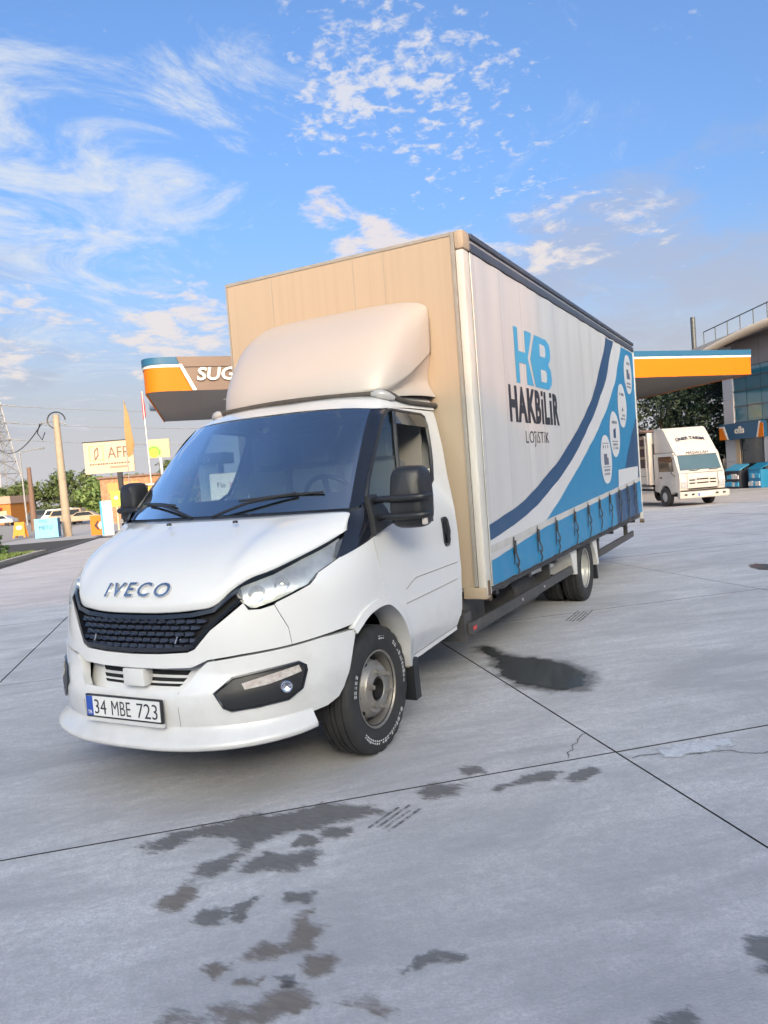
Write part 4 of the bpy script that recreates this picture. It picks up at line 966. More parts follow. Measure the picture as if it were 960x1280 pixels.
def cwave(y, z):
    w = sum(a * math.sin(2 * PI * y / l + p) for l, p, a in FOLD)
    w += .0025 * math.sin(2 * PI * y / .52) * math.exp(-((z - 3.1) / .5) ** 2)
    hz = hemz(y)
    if z < hz:
        dn = min(abs(y - q) for q in STRAPY); t = min(1, (hz - z) / .2)
        w += -.012 * math.exp(-(dn / .06) ** 2) * t + .006 * t
        w += .004 * math.sin(y * 19 + z * 14) * t
    return w
def cur(s):
    def f(a, b, d): return Vector((s * (1.088 + cwave(a, b) + d), a, b))
    return f
def curp(name, poly, m, lvl, s=1, parent=None, step=(.11, .12), thick=0): return patch(name, poly, cur(s), m, parent, step=step, off=.0012 * lvl, thick=thick, smooth=60)
CT, CB = BZ1 - .125, .715
Y0, Y1 = BF + .125, BR_ - .022
for s in (1, -1):
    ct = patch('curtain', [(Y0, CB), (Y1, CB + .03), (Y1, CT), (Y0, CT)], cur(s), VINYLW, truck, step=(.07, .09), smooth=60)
    if s < 0:
        ct.data.flip_normals(); continue
    arcO = [(6.47, CT - .02), (6.264, 2.975), (5.709, 2.527), (5.189, 2.212), (4.531, 1.923), (3.788, 1.647), (3.166, 1.47), (2.507, 1.303), (1.959, 1.223), (Y0 + .002, 1.175)]
    arcI = [(6.95, CT - .02), (6.80, 3.05), (6.306, 2.621), (5.70, 2.26), (5.123, 1.978), (4.274, 1.622), (3.419, 1.367), (2.72, 1.204), (2.143, 1.118), (Y0 + .002, 1.055)]
    arcW = [(7.54, CT - .02), (7.40, 3.07), (6.883, 2.61), (6.065, 2.149), (5.059, 1.73), (4.117, 1.39), (3.364, 1.139), (3.05, hemz(3.05) + .005)]
    S2 = lambda p, n=4: [(v.x, v.y) for v in spline([(a, b, 0) for a, b in p], n)]
    curp('navy_stripe', S2(arcO) + S2(arcI)[::-1], P_NAVY, 2, parent=ct)
    curp('white_stripe', S2(arcI) + [(Y0 + .002, hemz(Y0) + .005), (3.05, hemz(3.05) + .005)] + S2(arcW)[::-1][1:], P_WHITE, 1, parent=ct)
    curp('blue_field', S2(arcW) + [(Y1 - .004, hemz(Y1) + .005), (Y1 - .004, CT - .02)], P_BLUE, 1, parent=ct)
    curp('navy_corner', [(6.66, hemz(6.66) + .006), (Y1 - .005, hemz(Y1) + .006), (Y1 - .005, 2.22), (8.1, 2.02), (7.614, 1.70), (7.1, 1.30)], P_NAVY, 2.2, parent=ct)
    curp('white_field', [(6.76, 1.205), (8.30, 1.20 + .02), (8.36, 1.46), (6.80, 1.445)], P_WHITE, 3.5, parent=ct)
    hem = curp('hem', [(Y0 + .001, hemz(Y0) - .03), (Y1 - .002, hemz(Y1) - .03), (Y1 - .002, hemz(Y1) + .028), (Y0 + .001, hemz(Y0) + .028)], HEM, 4, parent=ct, thick=.004)
    # valance below the hem: white wedge in front, blue, dark blue at the rear
    curp('valance', [(Y0 + .001, CB + .003), (6.45, CB + .024), (6.45, hemz(6.45) - .031), (3.05, hemz(3.05) - .031), (Y0 + .001, .905)], P_BLUE, 2.6, parent=ct, step=(.05, .05))
    curp('valance_rear', [(6.452, CB + .024), (8.12, CB + .03), (8.12, hemz(8.12) - .031), (6.452, hemz(6.452) - .031)], P_NAVY, 2.6, parent=ct, step=(.05, .05))
    curp('valance_end', [(8.122, CB + .03), (Y1 - .002, CB + .033), (Y1 - .002, hemz(Y1) - .031), (8.122, hemz(8.12) - .031)], P_BLUE, 2.6, parent=ct, step=(.05, .05))
    # round badges with small print
    for k, (y, z, r) in enumerate(((6.04, 1.60, .335), (6.68, 1.925, .335), (7.335, 2.335, .335), (7.96, 2.825, .315))):
        bd = curp('badge', [(y + r * math.cos(a), z + r * .92 * math.sin(a)) for a in [2 * PI * q / 40 for q in range(40)]], P_WHITE, 3.5, parent=ct)
        rq = random.Random(20 + k)
        if k in (0, 1):
            curp('badge_rule', [(y - .2, z - .10), (y + .2, z - .10), (y + .2, z - .09), (y - .2, z - .09)], P_GREY, 4.5, parent=ct)
        if k == 0: curp('badge_rule', [(y - .17, z + .20), (y + .17, z + .20), (y + .17, z + .208), (y - .17, z + .208)], P_GREY, 4.5, parent=ct)
        if k in (0, 3):
            curp('badge_icon', [(y - .12, z - .07), (y + .12, z - .07), (y + .12, z + .02), (y + .05, z + .02), (y + .05, z + .07), (y - .12, z + .07)], P_GREY, 4.4, parent=ct)
        elif k == 1: curp('badge_icon', [(y - .08, z - .05), (y + .09, z - .05), (y + .09, z + .09), (y - .08, z + .06)], P_NAVY, 4.4, parent=ct)
        else: curp('badge_icon', [(y - .05, z - .09), (y + .09, z - .06), (y + .02, z - .03), (y + .10, z + .0), (y - .03, z - .04)], P_GREY, 4.4, parent=ct)
        for ln, zz in enumerate((.14, -.15, -.20)):
            x = y - .14
            while x < y + .14:
                w_ = rq.uniform(.02, .05); h_ = .028 if ln else .04
                if rq.random() < .8: curp('badge_print', [(x, z + zz), (x + w_, z + zz), (x + w_, z + zz + h_), (x, z + zz + h_)], P_GREY, 4.4, parent=ct, step=(0, 0))
                x += w_ + .015
    # company mark: H, K and B joined
    zt, zb = 2.80, 2.318
    curp('logo_letter', [(2.53, zb), (2.64, zb), (2.64, 2.50), (2.83, 2.50), (2.83, zb), (2.97, zb), (3.03, zb), (2.885, 2.56), (3.06, zt), (2.83, zt), (2.83, 2.60), (2.64, 2.60), (2.64, zt), (2.53, zt)], P_LBLUE, 2, parent=ct)
    curp('logo_letter', [(3.10, zb), (3.55, zb), (3.64, zb + .05), (3.66, 2.42), (3.64, 2.51), (3.57, 2.56), (3.64, 2.61), (3.66, 2.70), (3.63, 2.76), (3.54, zt), (3.15, zt), (2.965, 2.56)], P_LBLUE, 2, parent=ct)
    for zz in (2.38, 2.62): curp('logo_counter', [(3.30, zz), (3.47, zz), (3.50, zz + .03), (3.50, zz + .09), (3.47, zz + .115), (3.30, zz + .115)], P_WHITE, 3, parent=ct)
    f0 = cur(1)
    hl = .29
    text('company_name', 'HAKBILIR', hl / .72, P_DARK, ct, lambda a, b, d: f0(2.285 + a, 1.995 + b, .003 + d), .001, bold=.017, spacing=1.12, width=1.57, dotted=True)
    text('company_line', 'LOJISTIK', .155, P_DARK, ct, lambda a, b, d: f0(2.70 + a, 1.80 + b, .003 + d), .001, bold=-.0015, spacing=1.15, width=.73, dotted=True)
# straps and buckles along the valance
def strap_build(y):
    zt = hemz(y) + .02; x = 1.100
    sg = tube('buckle_strap', [(x + .004, y, zt), (x - .002, y, zt - .10), (x - .004, y + .01, zt - .2), (x - .03, y + .012, CB - .015)], .011, STRAP, truck, 6, flat=.25)
    bm = bmesh.new(); bbox(bm, x + .004, x + .018, y - .015, y + .015, zt - .14, zt - .03, .005); bmesh.ops.recalc_face_normals(bm, faces=bm.faces); finish(bm, 'buckle', STRAP, sg, 30)
    tube('buckle_lever', [(x + .014, y + .004, zt - .14), (x + .03, y + .014, zt - .20), (x + .016, y + .045, zt - .245)], .007, CHASS, sg, 6)
    tube('strap_hook', [(x + .008, y + .02, zt - .22), (x + .012, y + .07, zt - .29), (x - .01, y + .05, CB - .03)], .006, CHASS, sg, 6)
for y in STRAPY: strap_build(y)
tube('tension_cord', spline([(1.10, BF + .10, .70), (1.115, 1.75, .675), (1.11, 1.95, .69), (1.10, 2.2, .705)] + [(1.10, y, .708 + .012 * math.sin(y * 5)) for y in [2.6 + .5 * k for k in range(12)]], 3), .007, STRAP, truck, 6)
tube('curtain_pole', [(1.085, BF + .132, CB), (1.085, BF + .132, CT)], .009, ALU, truck, 8)
lathe('lower_latch', [(0, .028), (.05, .028), (.055, .02), (.055, .001)], mat('rusty_steel', (.17, .11, .07), .7, var=.6, vscale=20, vcol=(.06, .045, .035)), truck, 12, 'X', mtx=Matrix.Translation((1.03, BF + .09, .635)), closed=False)
RUST = MATS['rusty_steel']
box('latch_plate', 1.045, 1.095, BF + .03, BF + .06, .66, .77, RUST, truck)
lathe('rear_latch', [(0, .03), (.06, .03), (.06, .001)], RUST, truck, 12, 'X', mtx=Matrix.Translation((1.05, BR_ + .02, .60)))
# --- chassis, guards, side bars
for s in (1, -1):
    b = sorted((s * .36, s * .43)); box('frame_rail', b[0], b[1], .5, BR_ - .1, .46, .66, CHASS, truck)
for y in (1.9, 2.8, 3.7, 5.7, 6.6, 7.6, 8.3): box('cross_member', -1.0, 1.0, y, y + .07, .595, .67, CHASS, truck)
lathe('fuel_tank', [(0, .02), (0, .2), (.03, .22), (.85, .22), (.88, .2), (.88, .02)], CHASS, truck, 20, 'Y', mtx=Matrix.Translation((.62, 2.9, .40)))
box('battery_box', .45, .88, 1.5, 1.95, .33, .64, CHASS, truck, .02)
lathe('rear_axle', [(-.6, .07), (.6, .07)], CHASS, truck, 12, 'X', mtx=Matrix.Translation((0, YR, RW)))
lathe('differential', [(-.2, .06), (-.12, .17), (.12, .17), (.2, .06)], CHASS, truck, 16, 'X', mtx=Matrix.Translation((0, YR, RW)))
lathe('front_axle', [(-.7, .06), (.7, .06)], CHASS, truck, 10, 'X', mtx=Matrix.Translation((0, 0, RW)))
lathe('spare_wheel', [(-.1, .2), (-.1, .34), (-.07, .36), (.07, .36), (.1, .34), (.1, .2)], RUB, truck, 32, 'Z', mtx=Matrix.Translation((0, 6.9, .42)))
lathe('exhaust_box', [(0, .03), (0, .13), (.7, .13), (.7, .03)], CHASS, truck, 16, 'Y', mtx=Matrix.Translation((-.6, 2.2, .42)))
for s in (1, -1):
    b = sorted((s * .955, s * .985))
    sb = box('side_guard', b[0], b[1], 1.36, 4.50, .385, .475, CHASS, truck, .006)
    box('guard_bracket', *sorted((s * .50, s * .954)), 1.50, 1.55, .40, .46, CHASS, sb); box('guard_bracket', *sorted((s * .50, s * .954)), 3.6, 3.65, .40, .60, CHASS, sb)
    box('reflector', *sorted((s * .9852, s * .990)), 1.40, 1.46, .415, .445, REDL, sb)
    for y in (2.6, 3.3): lathe('bolt', [(0, .013), (.008, .013), (.009, .001)], ALU, sb, 8, 'X', mtx=Matrix.Translation((s * .985, y, .43)) @ Matrix.Scale(s, 4, (1, 0, 0)))
    sb2 = box('side_guard', b[0], b[1], 5.80, 8.28, .385, .475, CHASS, truck, .006)
    box('guard_bracket', *sorted((s * .90, s * .954)), 7.9, 7.96, .40, .66, CHASS, sb2); box('guard_bracket', *sorted((s * .90, s * .954)), 5.9, 5.96, .40, .66, CHASS, sb2)
    GW = mat('guard_white', (.74, .73, .70), .45, var=.3, vscale=6, vcol=(.5, .46, .4))
    prism('mudguard', [(4.26, .66), (4.58, .66), (4.56, .36), (4.47, .37), (4.36, .55)], lambda a, b_, d, s=s: Vector((s * (.60 + d), a, b_)), .40, GW, truck)
    prism('mudguard', [(5.33, .66), (5.58, .66), (5.66, .33), (5.60, .32), (5.52, .45)], lambda a, b_, d, s=s: Vector((s * (.60 + d), a, b_)), .40, GW, truck)
    prism('rear_flap', [(5.60, .33), (5.65, .33), (5.68, .14), (5.64, .14)], lambda a, b_, d, s=s: Vector((s * (.62 + d), a, b_)), .36, BLACK, truck)
    prism('tool_box', [(3.20, .64), (4.05, .64), (4.05, .52), (3.20, .55)], lambda a, b_, d, s=s: Vector((s * (.55 + d), a, b_)), .33, GW, truck)
prism('step_cover', [(1.30, .55), (1.46, .55), (1.48, .36), (1.33, .34)], lambda a, b_, d: Vector((.62 + d, a, b_)), .33, CHASS, truck)

# ================================================================== fuel station canopy
ORANGE = mat('canopy_orange', (.60, .155, .006), .6, spec=.2, var=.12, vscale=1.2, vcol=(.54, .13, .005))
TEALB = mat('canopy_blue', (.02, .10, .20), .5, spec=.3, var=.2, vscale=.8, vcol=(.03, .12, .22))
BROWNP = mat('canopy_panel', (.125, .08, .062), .45, var=.3, vscale=.8, vcol=(.17, .11, .085), stretch=(1, 1, .3))
SOFF = mat('canopy_soffit', (.17, .165, .165), .6, var=.3, vscale=1, vcol=(.21, .20, .195))
CWHITE = mat('canopy_white', (.60, .585, .56), .4)
CL, CR, CLB, CRB = Vector((-15.7, 15.2, 0)), Vector((1.9, 35.9, 0)), Vector((-23.5, 24.3, 0)), Vector((-4.7, 44.6, 0))
can = thing('fuel_canopy', 'flat fuel station canopy with orange and blue fascia behind the truck', 'canopy', CL)
def rel(p): return Vector(p) - CL
fdir = (CR - CL).normalized(); sdir = (CLB - CL).normalized(); rdir = (CRB - CR).normalized()
fn_ = Vector((fdir.y, -fdir.x, 0))
def path(extra):
    pts = []
    for k in range(9):   # back left, along the side, round the corner, along the front
        pass
    pts.append(rel(CLB)); r = .9
    a, b = rel(CL) + sdir * r, rel(CL) + fdir * r
    for t in [k / 8 for k in range(9)]: pts.append(a * (1 - t) ** 2 + rel(CL) * 2 * t * (1 - t) + b * t * t)
    pts.append(rel(CR)); pts.append(rel(CRB))
    cen = rel((CL + CR + CLB + CRB) / 4)
    return [p + (Vector((p.x - cen.x, p.y - cen.y, 0)).normalized() * extra) for p in pts]
def ring_band(name, z0, z1, extra, m, i0=0, i1=None, th=.06):
    P = path(extra); Q = path(extra - th); i1 = len(P) if i1 is None else i1
    vs, fs = [], []
    for k in range(i0, i1): vs += [(*P[k][:2], z0), (*P[k][:2], z1), (*Q[k][:2], z1), (*Q[k][:2], z0)]
    for k in range(i1 - i0 - 1):
        for q in range(4): fs.append((4 * k + q, 4 * k + (q + 1) % 4, 4 * k + 4 + (q + 1) % 4, 4 * k + 4 + q))
    fs += [(3, 2, 1, 0), tuple(4 * (i1 - i0 - 1) + q for q in range(4))]
    return frompy(name, vs, fs, m, can, 30)
ring_band('fascia_orange', 5.0, 5.80, 0.0, ORANGE)
ring_band('fascia_white_line', 5.801, 5.89, .03, CWHITE)
ring_band('fascia_blue', 5.891, 6.14, .05, TEALB)
def ffr(a, b, d): return rel(CL) + fdir * a + fn_ * (.012 + d) + Vector((0, 0, b))
prism('fascia_panel', [(1.30, 5.80), (1.72, 5.0), (16, 5.0), (15.6, 5.80)], ffr, .02, BROWNP, can)
prism('fascia_panel_top', [(1.25, 5.891), (1.15, 6.138), (15.6, 6.138), (15.6, 5.80), (1.33, 5.80)], lambda a, b, d: ffr(a, b, d + .05), .02, BROWNP, can)
prism('fascia_diagonal', [(1.20, 5.89), (1.32, 5.89), (1.76, 5.0), (1.62, 5.0)], lambda a, b, d: ffr(a, b, d + .04), .05, CWHITE, can)
text('canopy_lettering', 'SUG', .60, CWHITE, can, lambda a, b, d: ffr(1.76 + a, 5.34 + b, d + .085), .03, sx=1.15, bold=.014, shear=.18)
fl = path(-.07); nf = len(fl)
frompy('soffit', [(*p[:2], 5.03) for p in fl] + [(*p[:2], 5.9) for p in fl], [tuple(range(nf))[::-1], tuple(range(nf, 2 * nf))] + [(i, (i + 1) % nf, (i + 1) % nf + nf, i + nf) for i in range(nf)], SOFF, can)
LAMPW = mat('soffit_lamp', (.7, .7, .68), .3)
for a, b in ((3.2, 3), (8, 3), (13, 3), (3.2, 8), (8, 8), (13, 8)):
    p = rel(CL) + fdir * a + sdir * b
    bm = bmesh.new(); bbox(bm, -.45, .45, -.15, .15, 4.99, 5.028); o = finish(bm, 'soffit_lamp', LAMPW, can); o.location = p; o.rotation_euler = (0, 0, math.atan2(fdir.y, fdir.x))
for a, b in ((9, 5.5), (18, 5.5)):
    p = CL + fdir * a + sdir * b; o = box('column', -.22, .22, -.22, .22, gz(p.x, p.y) - .05, 5.02, CWHITE, can, .02); o.location = p - CL
# floodlight on the canopy end
o = box('floodlight', -.12, .12, -.3, .3, 5.02, 5.35, P_NAVY, can, .02); o.location = rel(CL) + sdir * 6.3 - fdir * .12; o.rotation_euler = (0, 0, math.atan2(sdir.y, sdir.x) - PI / 2)

# ================================================================== shop front on the right
TILE = mat('panel_white', (.42, .44, .50), .4, var=.15, vscale=2, vcol=(.36, .38, .43))
GREYP = mat('panel_grey', (.22, .21, .22), .5, var=.2, vscale=1)
GBLUE = mat('glass_blue', (.03, .13, .19), .06, coat=.5, spec=.9, var=.35, vscale=.6, vcol=(.05, .18, .25))
GDARK = mat('glass_dark', (.010, .018, .024), .06, coat=.4, spec=.8)
MULL = mat('mullion', (.06, .07, .08), .4)
UO = 28.6
off_ = thing('shop_building', 'glass fronted station shop with white corner column and blue office sign', 'building', UV(UO, 32, gzv(32)))
GB = gzv(32)
def fb(name, u0, u1, v0, v1, z0, z1, m, parent=off_, bev=0.0):     # local box: u right, v away, z up from shop floor datum 0
    bm = bmesh.new(); bbox(bm, u0, u1, v0 - 32, v1 - 32, z0 - GB, z1 - GB, bev); bmesh.ops.recalc_face_normals(bm, faces=bm.faces)
    o = finish(bm, name, m, parent, 35 if bev else None); o.rotation_euler = (0, 0, ROTU); return o
fb('core', .12, 12, 8, 31.9, GB - .2, 7.6, GREYP)
fb('plinth', -.10, .11, 8, 32.15, GB - .25, GB + .14, TILE)
for z0, z1 in ((GB + .14, .9), (.915, 2.10), (3.0, 4.3), (4.315, 5.65), (5.665, 7.2)):
    fb('column_panel', -.02, .30, 31.30, 32.1, z0, z1, TILE)
vv = [31.28, 30.30, 29.20, 28.10, 27.0, 25.9, 24.8]; zz = [3.02, 3.87, 4.69, 5.41, 5.95]
for i in range(len(vv) - 1):
    for j in range(len(zz) - 1):
        fb('pane', .05, .10, vv[i + 1] + .02, vv[i] - .02, zz[j] + .02, zz[j + 1] - .02, GBLUE)
    fb('facade_panel', .0, .10, vv[i + 1] + .012, vv[i] - .012, 5.96, 7.3, GREYP)
for j in range(len(zz)): fb('transom', .02, .09, 24.8, 31.29, zz[j] - .02, zz[j] + .02, MULL)
sg = fb('sign_board', -.35, .04, 28.9, 32.12, 2.12, 2.98, TEALB2 if False else mat('sign_blue', (.012, .075, .17), .35, coat=.3))
def sgn(a, b, d):          # a: metres from the far end towards the viewer
    p = Vector((UO - .35 - d, 32.12 - a, b)); w = UV(p.x, p.y, p.z) - UV(UO, 32, GB); return w
prism('sign_trim', [(0, 2.12), (.62, 2.12), (.32, 2.78), (0, 2.78)], sgn, .02, ORANGE, off_)
prism('sign_trim_line', [(0, 2.78), (.30, 2.78), (.60, 2.12), (.72, 2.12), (.40, 2.86), (0, 2.86)], sgn, .022, CWHITE, off_)
prism('sign_trim', [(3.0, 2.12), (3.4, 2.12), (3.4, 2.86), (3.18, 2.86)], sgn, .021, ORANGE, off_)
prism('sign_trim_line', [(2.88, 2.12), (3.0, 2.12), (3.18, 2.84), (3.22, 2.95), (3.10, 2.95)], sgn, .022, CWHITE, off_)
text('office_lettering', 'ofis', .52, CWHITE, off_, lambda a, b, d: sgn(1.25 + a, 2.42 + b, d + .005), .03, sx=1.0, bold=.014)
fb('shop_door', .06, .10, 29.3, 30.85, GB + .14, 2.12, GDARK); fb('shop_door_frame', .02, .11, 30.86, 30.95, GB + .14, 2.12, MULL); fb('shop_door_frame', .02, .11, 29.20, 29.29, GB + .14, 2.12, MULL)
fb('door_rail', -.02, .05, 29.4, 30.8, .55, .62, MULL)
fb('shop_window', .06, .10, 24.8, 29.1, GB + .14, 2.12, GDARK); fb('pier', -.02, .2, 28.55, 29.12, GB + .14, 2.11, TILE)
fb('entrance_jamb', -.02, .2, 30.96, 31.29, GB + .14, 2.11, CREAM)
# roof edge sweeping up towards the viewer
def rf(a, b, d): return UV(UO + a, 32.4 - d, b) - UV(UO, 32, GB)
roofc = mat('roof_sheet', (.40, .385, .375), .5)
vsr, fsr = [], []
for k in range(13):
    v = 34.5 - k * 1.2; z = 7.05 + .75 * math.sin(min(1, k / 12) * PI / 2)
    for u, dz_ in ((-1.1, 0), (-1.1, .22), (9, 1.2), (9, .9)): vsr.append(UV(UO + u, v, z + dz_) - UV(UO, 32, GB))
for k in range(12):
    for q in range(4): fsr.append((4 * k + q, 4 * k + (q + 1) % 4, 4 * k + 4 + (q + 1) % 4, 4 * k + 4 + q))
fsr += [(0, 1, 2, 3), (51, 50, 49, 48)]
frompy('roof', vsr, fsr, roofc, off_, 30)
P_ = [UV(UO - 1.25, 32.2 - k * .5, 6.95 + .75 * math.sin(min(1, k / 14) * PI / 2)) - UV(UO, 32, GB) for k in range(17)]
bm = bmesh.new(); tube_into(bm, P_, .20, 8); bmesh.ops.recalc_face_normals(bm, faces=bm.faces); finish(bm, 'roof_beam', mat('beam_cream', (.72, .58, .42), .5), off_, 50)
for k in range(8):
    p = UV(UO - .2, 33.2 - k * 1.0, 7.5 + k * .10) - UV(UO, 32, GB); tube('roof_railing', [p, p + Vector((0, 0, .85))], .03, MULL, off_, 6)
tube('roof_railing', [UV(UO - .2, 33.2 - k * 1.0, 8.35 + k * .10) - UV(UO, 32, GB) for k in range(8)], .03, MULL, off_, 6)
p = UV(UO + .6, 35.2, 7.0) - UV(UO, 32, GB); tube('roof_mast', [p, p + Vector((0, 0, 2.6))], .14, MULL, off_, 8)
# display racks by the shop door
def rack(u, v, w, label, mtop, mat_b):
    t = thing('display_rack', label, 'display rack', UV(u, v, gzv(v)), ROTU, 'display racks in front of the shop')
    box('case', -.3, .3, -w / 2, w / 2, 0, .95, mat_b, t, .01)
    prism('lid', [(-.32, .96), (.32, 1.25), (.32, 1.30), (-.32, 1.01)], lambda a, b, d, w=w: Vector((a, -w / 2 - .02 + d, b)), w + .04, mtop, t)
    rr = random.Random(int(v * 10))
    for z in (.12, .52):
        y = -w / 2 + .06
        while y < w / 2 - .12:
            ww = rr.uniform(.10, .16); box('bottle', -.36, -.302, y, y + ww, z, z + rr.uniform(.20, .28), P_WHITE if rr.random() < .6 else P_LBLUE, t); y += ww + .05
rack(28.0, 30.55, 1.1, 'black display rack with sloped blue lid beside the shop door', P_LBLUE, P_DARK)
rack(28.1, 29.0, .9, 'blue display rack at the right edge in front of the shop', P_BLUE, P_BLUE)

# ================================================================== second truck
DW = mat('truck_white', (.52, .49, .45), .35, coat=.4, var=.25, vscale=3, vcol=(.42, .38, .33))
iz = gz(-.08, 25.8)
dt = thing('delivery_truck', 'smaller white cab-over truck with roof deflector and stake body under the canopy', 'truck', (-.08, 25.8, iz), math.radians(36.2))
def side_prism(name, poly, x0, x1, m, parent=dt, bev=0.0):
    n = len(poly); bm = bmesh.new(); A = [bm.verts.new((x0, y, z)) for y, z in poly]; B = [bm.verts.new((x1, y, z)) for y, z in poly]
    bm.faces.new(A); bm.faces.new(B[::-1])
    for i in range(n): bm.faces.new((A[i], B[i], B[(i + 1) % n], A[(i + 1) % n]))
    bmesh.ops.recalc_face_normals(bm, faces=bm.faces)
    if bev: bmesh.ops.bevel(bm, geom=[e for e in bm.edges if e.calc_face_angle(0) > .5], offset=bev, segments=2, affect='EDGES', profile=.6)
    return finish(bm, name, m, parent, 40)
archp = [(.40 * math.cos(a), .36 + .40 * math.sin(a)) for a in [math.radians(10 + 160 * k / 8) for k in range(9)]]
cabp = [(-.98, .50), (-1.02, .80), (-1.0, 1.18), (-.95, 1.24), (-.70, 1.84), (-.60, 1.92), (.72, 1.92), (.74, .55), (.45, .50)] + archp + [(-.45, .50)]
side_prism('cab', cabp, -.86, .86, DW, bev=.035)
side_prism('front_bumper', [(-.95, .28), (-1.12, .30), (-1.14, .52), (-.95, .54)], -.93, .93, DW, bev=.02)
def slope(a, b, d):         # on the sloping windscreen, b 0..1
    y = -.952 + .252 * b; z = 1.24 + .60 * b; return Vector((a, y - d * .92, z + d * .39))
patch('windscreen', [(-.78, .06), (.78, .06), (.74, .92), (-.74, .92)], slope, mat('truck_glass', (.03, .075, .09), .06, coat=.5, spec=.9, var=.4, vscale=2, vcol=(.02, .05, .07)), dt, step=(.2, .2), off=.012, thick=.02)
patch('visor', [(-.80, .93), (.80, .93), (.80, 1.12), (-.80, 1.12)], lambda a, b, d: slope(a, b, d), DW, dt, step=(.2, .1), off=.05, thick=.045)
text('visor_lettering', 'MA\u015eALLAH', .145, P_DARK, dt, lambda a, b, d: slope(a, .955, d + .056) + Vector((0, 0, b)), .004, align='CENTER', sx=1.15)
# deflector
side_prism('roof_deflector', [(-.66, 1.925), (-.60, 2.02), (-.02, 2.74), (.10, 2.82), (.72, 2.84), (.72, 1.925)], -.82, .82, DW, bev=.035)
text('deflector_lettering', '\u00dcNER TARIM', .20, P_DARK, dt, lambda a, b, d: Vector((a, -.36 + (b + .05 - .25 * a * a) * .627 - .03 - d, 2.33 + (b + .05 - .25 * a * a) * .778)), .004, align='CENTER', sx=.95, bold=.004)
for s in (1, -1):
    pn = lambda a, b, d, s=s: Vector((s * (.862 + d), a, b))
    patch('door_window', [(-.66, 1.26), (.36, 1.26), (.38, 1.80), (-.52, 1.80), (-.60, 1.72)], pn, GDARK, dt, step=(0, 0), off=.004, thick=.004)
    for pts in ([(-.70, 1.22), (-.70, .80)], [(.42, 1.84), (.42, .70)], [(-.70, .80), (-.42, .70)]): tube('door_gap', [(s * .8625, y, z) for y, z in pts], .006, GREYST, dt, 4)
    box('door_handle', *sorted((s * .864, s * .885)), .18, .30, 1.02, 1.07, BLACK, dt)
    m_ = tube('mirror_arm', [(s * .84, -.70, 1.75), (s * 1.02, -.78, 1.70), (s * 1.02, -.78, 1.20), (s * .86, -.72, 1.08)], .014, BLACK, dt, 6)
    box('mirror_head', *sorted((s * .95, s * 1.10)), -.80, -.74, 1.28, 1.58, BLACK, m_, .02)
    box('corner_gap', *sorted((s * .575, s * .581)), -1.032, -1.02, .62, 1.16, DARK, dt)
    hl_ = prism('headlamp', [(-.02, 0), (.22, 0), (.22, .22), (0, .24)], lambda a, b, d, s=s: Vector((s * (.60 + a), -1.03 + d, .66 + b)), .06, HLIN, dt)
    box('lamp_lens', *sorted((s * .60, s * .83)), -1.036, -1.031, .88, .98, AMBER if False else P_WHITE, dt)
    lathe('front_wheel', [(-.10, .10), (-.10, .30), (-.08, .345), (.08, .345), (.10, .30), (.10, .20), (.06, .18), (.09, .12), (.09, .01)], RUB, dt, 28, 'X', mtx=Matrix.Translation((s * .80, 0, .345)) @ Matrix.Scale(s, 4, (1, 0, 0)))
    lathe('wheel_disc', [(.062, .185), (.07, .17), (.095, .12), (.095, .01)], STEELW, dt, 24, 'X', mtx=Matrix.Translation((s * .805, 0, .345)) @ Matrix.Scale(s, 4, (1, 0, 0)))
    lathe('rear_wheel', [(-.22, .10), (-.22, .33), (.08, .345), (.10, .30), (.10, .20), (-.02, .16), (-.02, .01)], RUB, dt, 28, 'X', mtx=Matrix.Translation((s * .80, 3.2, .345)) @ Matrix.Scale(s, 4, (1, 0, 0)))
    # stake body side: boards, rails and posts
    for z0, z1 in ((.82, 1.10), (1.12, 1.42)): box('side_board', *sorted((s * .96, s * .99)), .95, 4.9, z0, z1, DW, dt)
    for z in (1.75, 2.15, 2.50): box('stake_rail', *sorted((s * .96, s * .99)), .95, 4.9, z, z + .10, mat('stake_wood', (.34, .24, .17), .7, var=.4, vscale=6), dt)
    for y in (.98, 1.9, 2.8, 3.7, 4.7): box('stake', *sorted((s * .992, s * 1.02)), y, y + .08, .80, 2.62, DW, dt)
    box('side_guard', *sorted((s * .92, s * .95)), .75, 2.6, .48, .56, ALU, dt); box('side_guard', *sorted((s * .92, s * .95)), .75, 2.6, .64, .72, ALU, dt)
for x0, x1, z in ((-.50, -.28, .90), (-.22, .22, .92), (.28, .50, .90), (-.50, -.28, .79), (-.22, .22, .79), (.28, .50, .79)): box('grille_slot', x0, x1, -1.030, -1.018, z, z + .045, DARK, dt)
box('lower_gap', -.84, .84, -1.03, -.96, .545, .575, DARK, dt); box('panel_gap', -.80, .80, -1.012, -.99, 1.165, 1.18, DARK, dt); box('grille_gap', -.55, .55, -1.034, -1.022, .60, .64, DARK, dt)
box('number_plate', -.26, .26, -1.152, -1.142, .36, .47, PLATEW, dt); box('plate_band', -.26, -.21, -1.1535, -1.1525, .36, .47, PLATEB, dt)
for x in (-.72, -.45, .45, .72): box('bumper_lamp', x - .05, x + .05, -1.148, -1.135, .40, .46, GDARK, dt)
for x in (-.45, .30): tube('wiper', [(x, -.985, 1.27), (x + .25, -.975, 1.25), (x + .45, -.96, 1.31)], .012, BLACK, dt, 5)
box('body_front', -1.0, 1.0, .82, .94, .78, 2.72, DW, dt, .02)
box('body_floor', -1.0, 1.0, .95, 4.9, .72, .80, CHASS, dt)
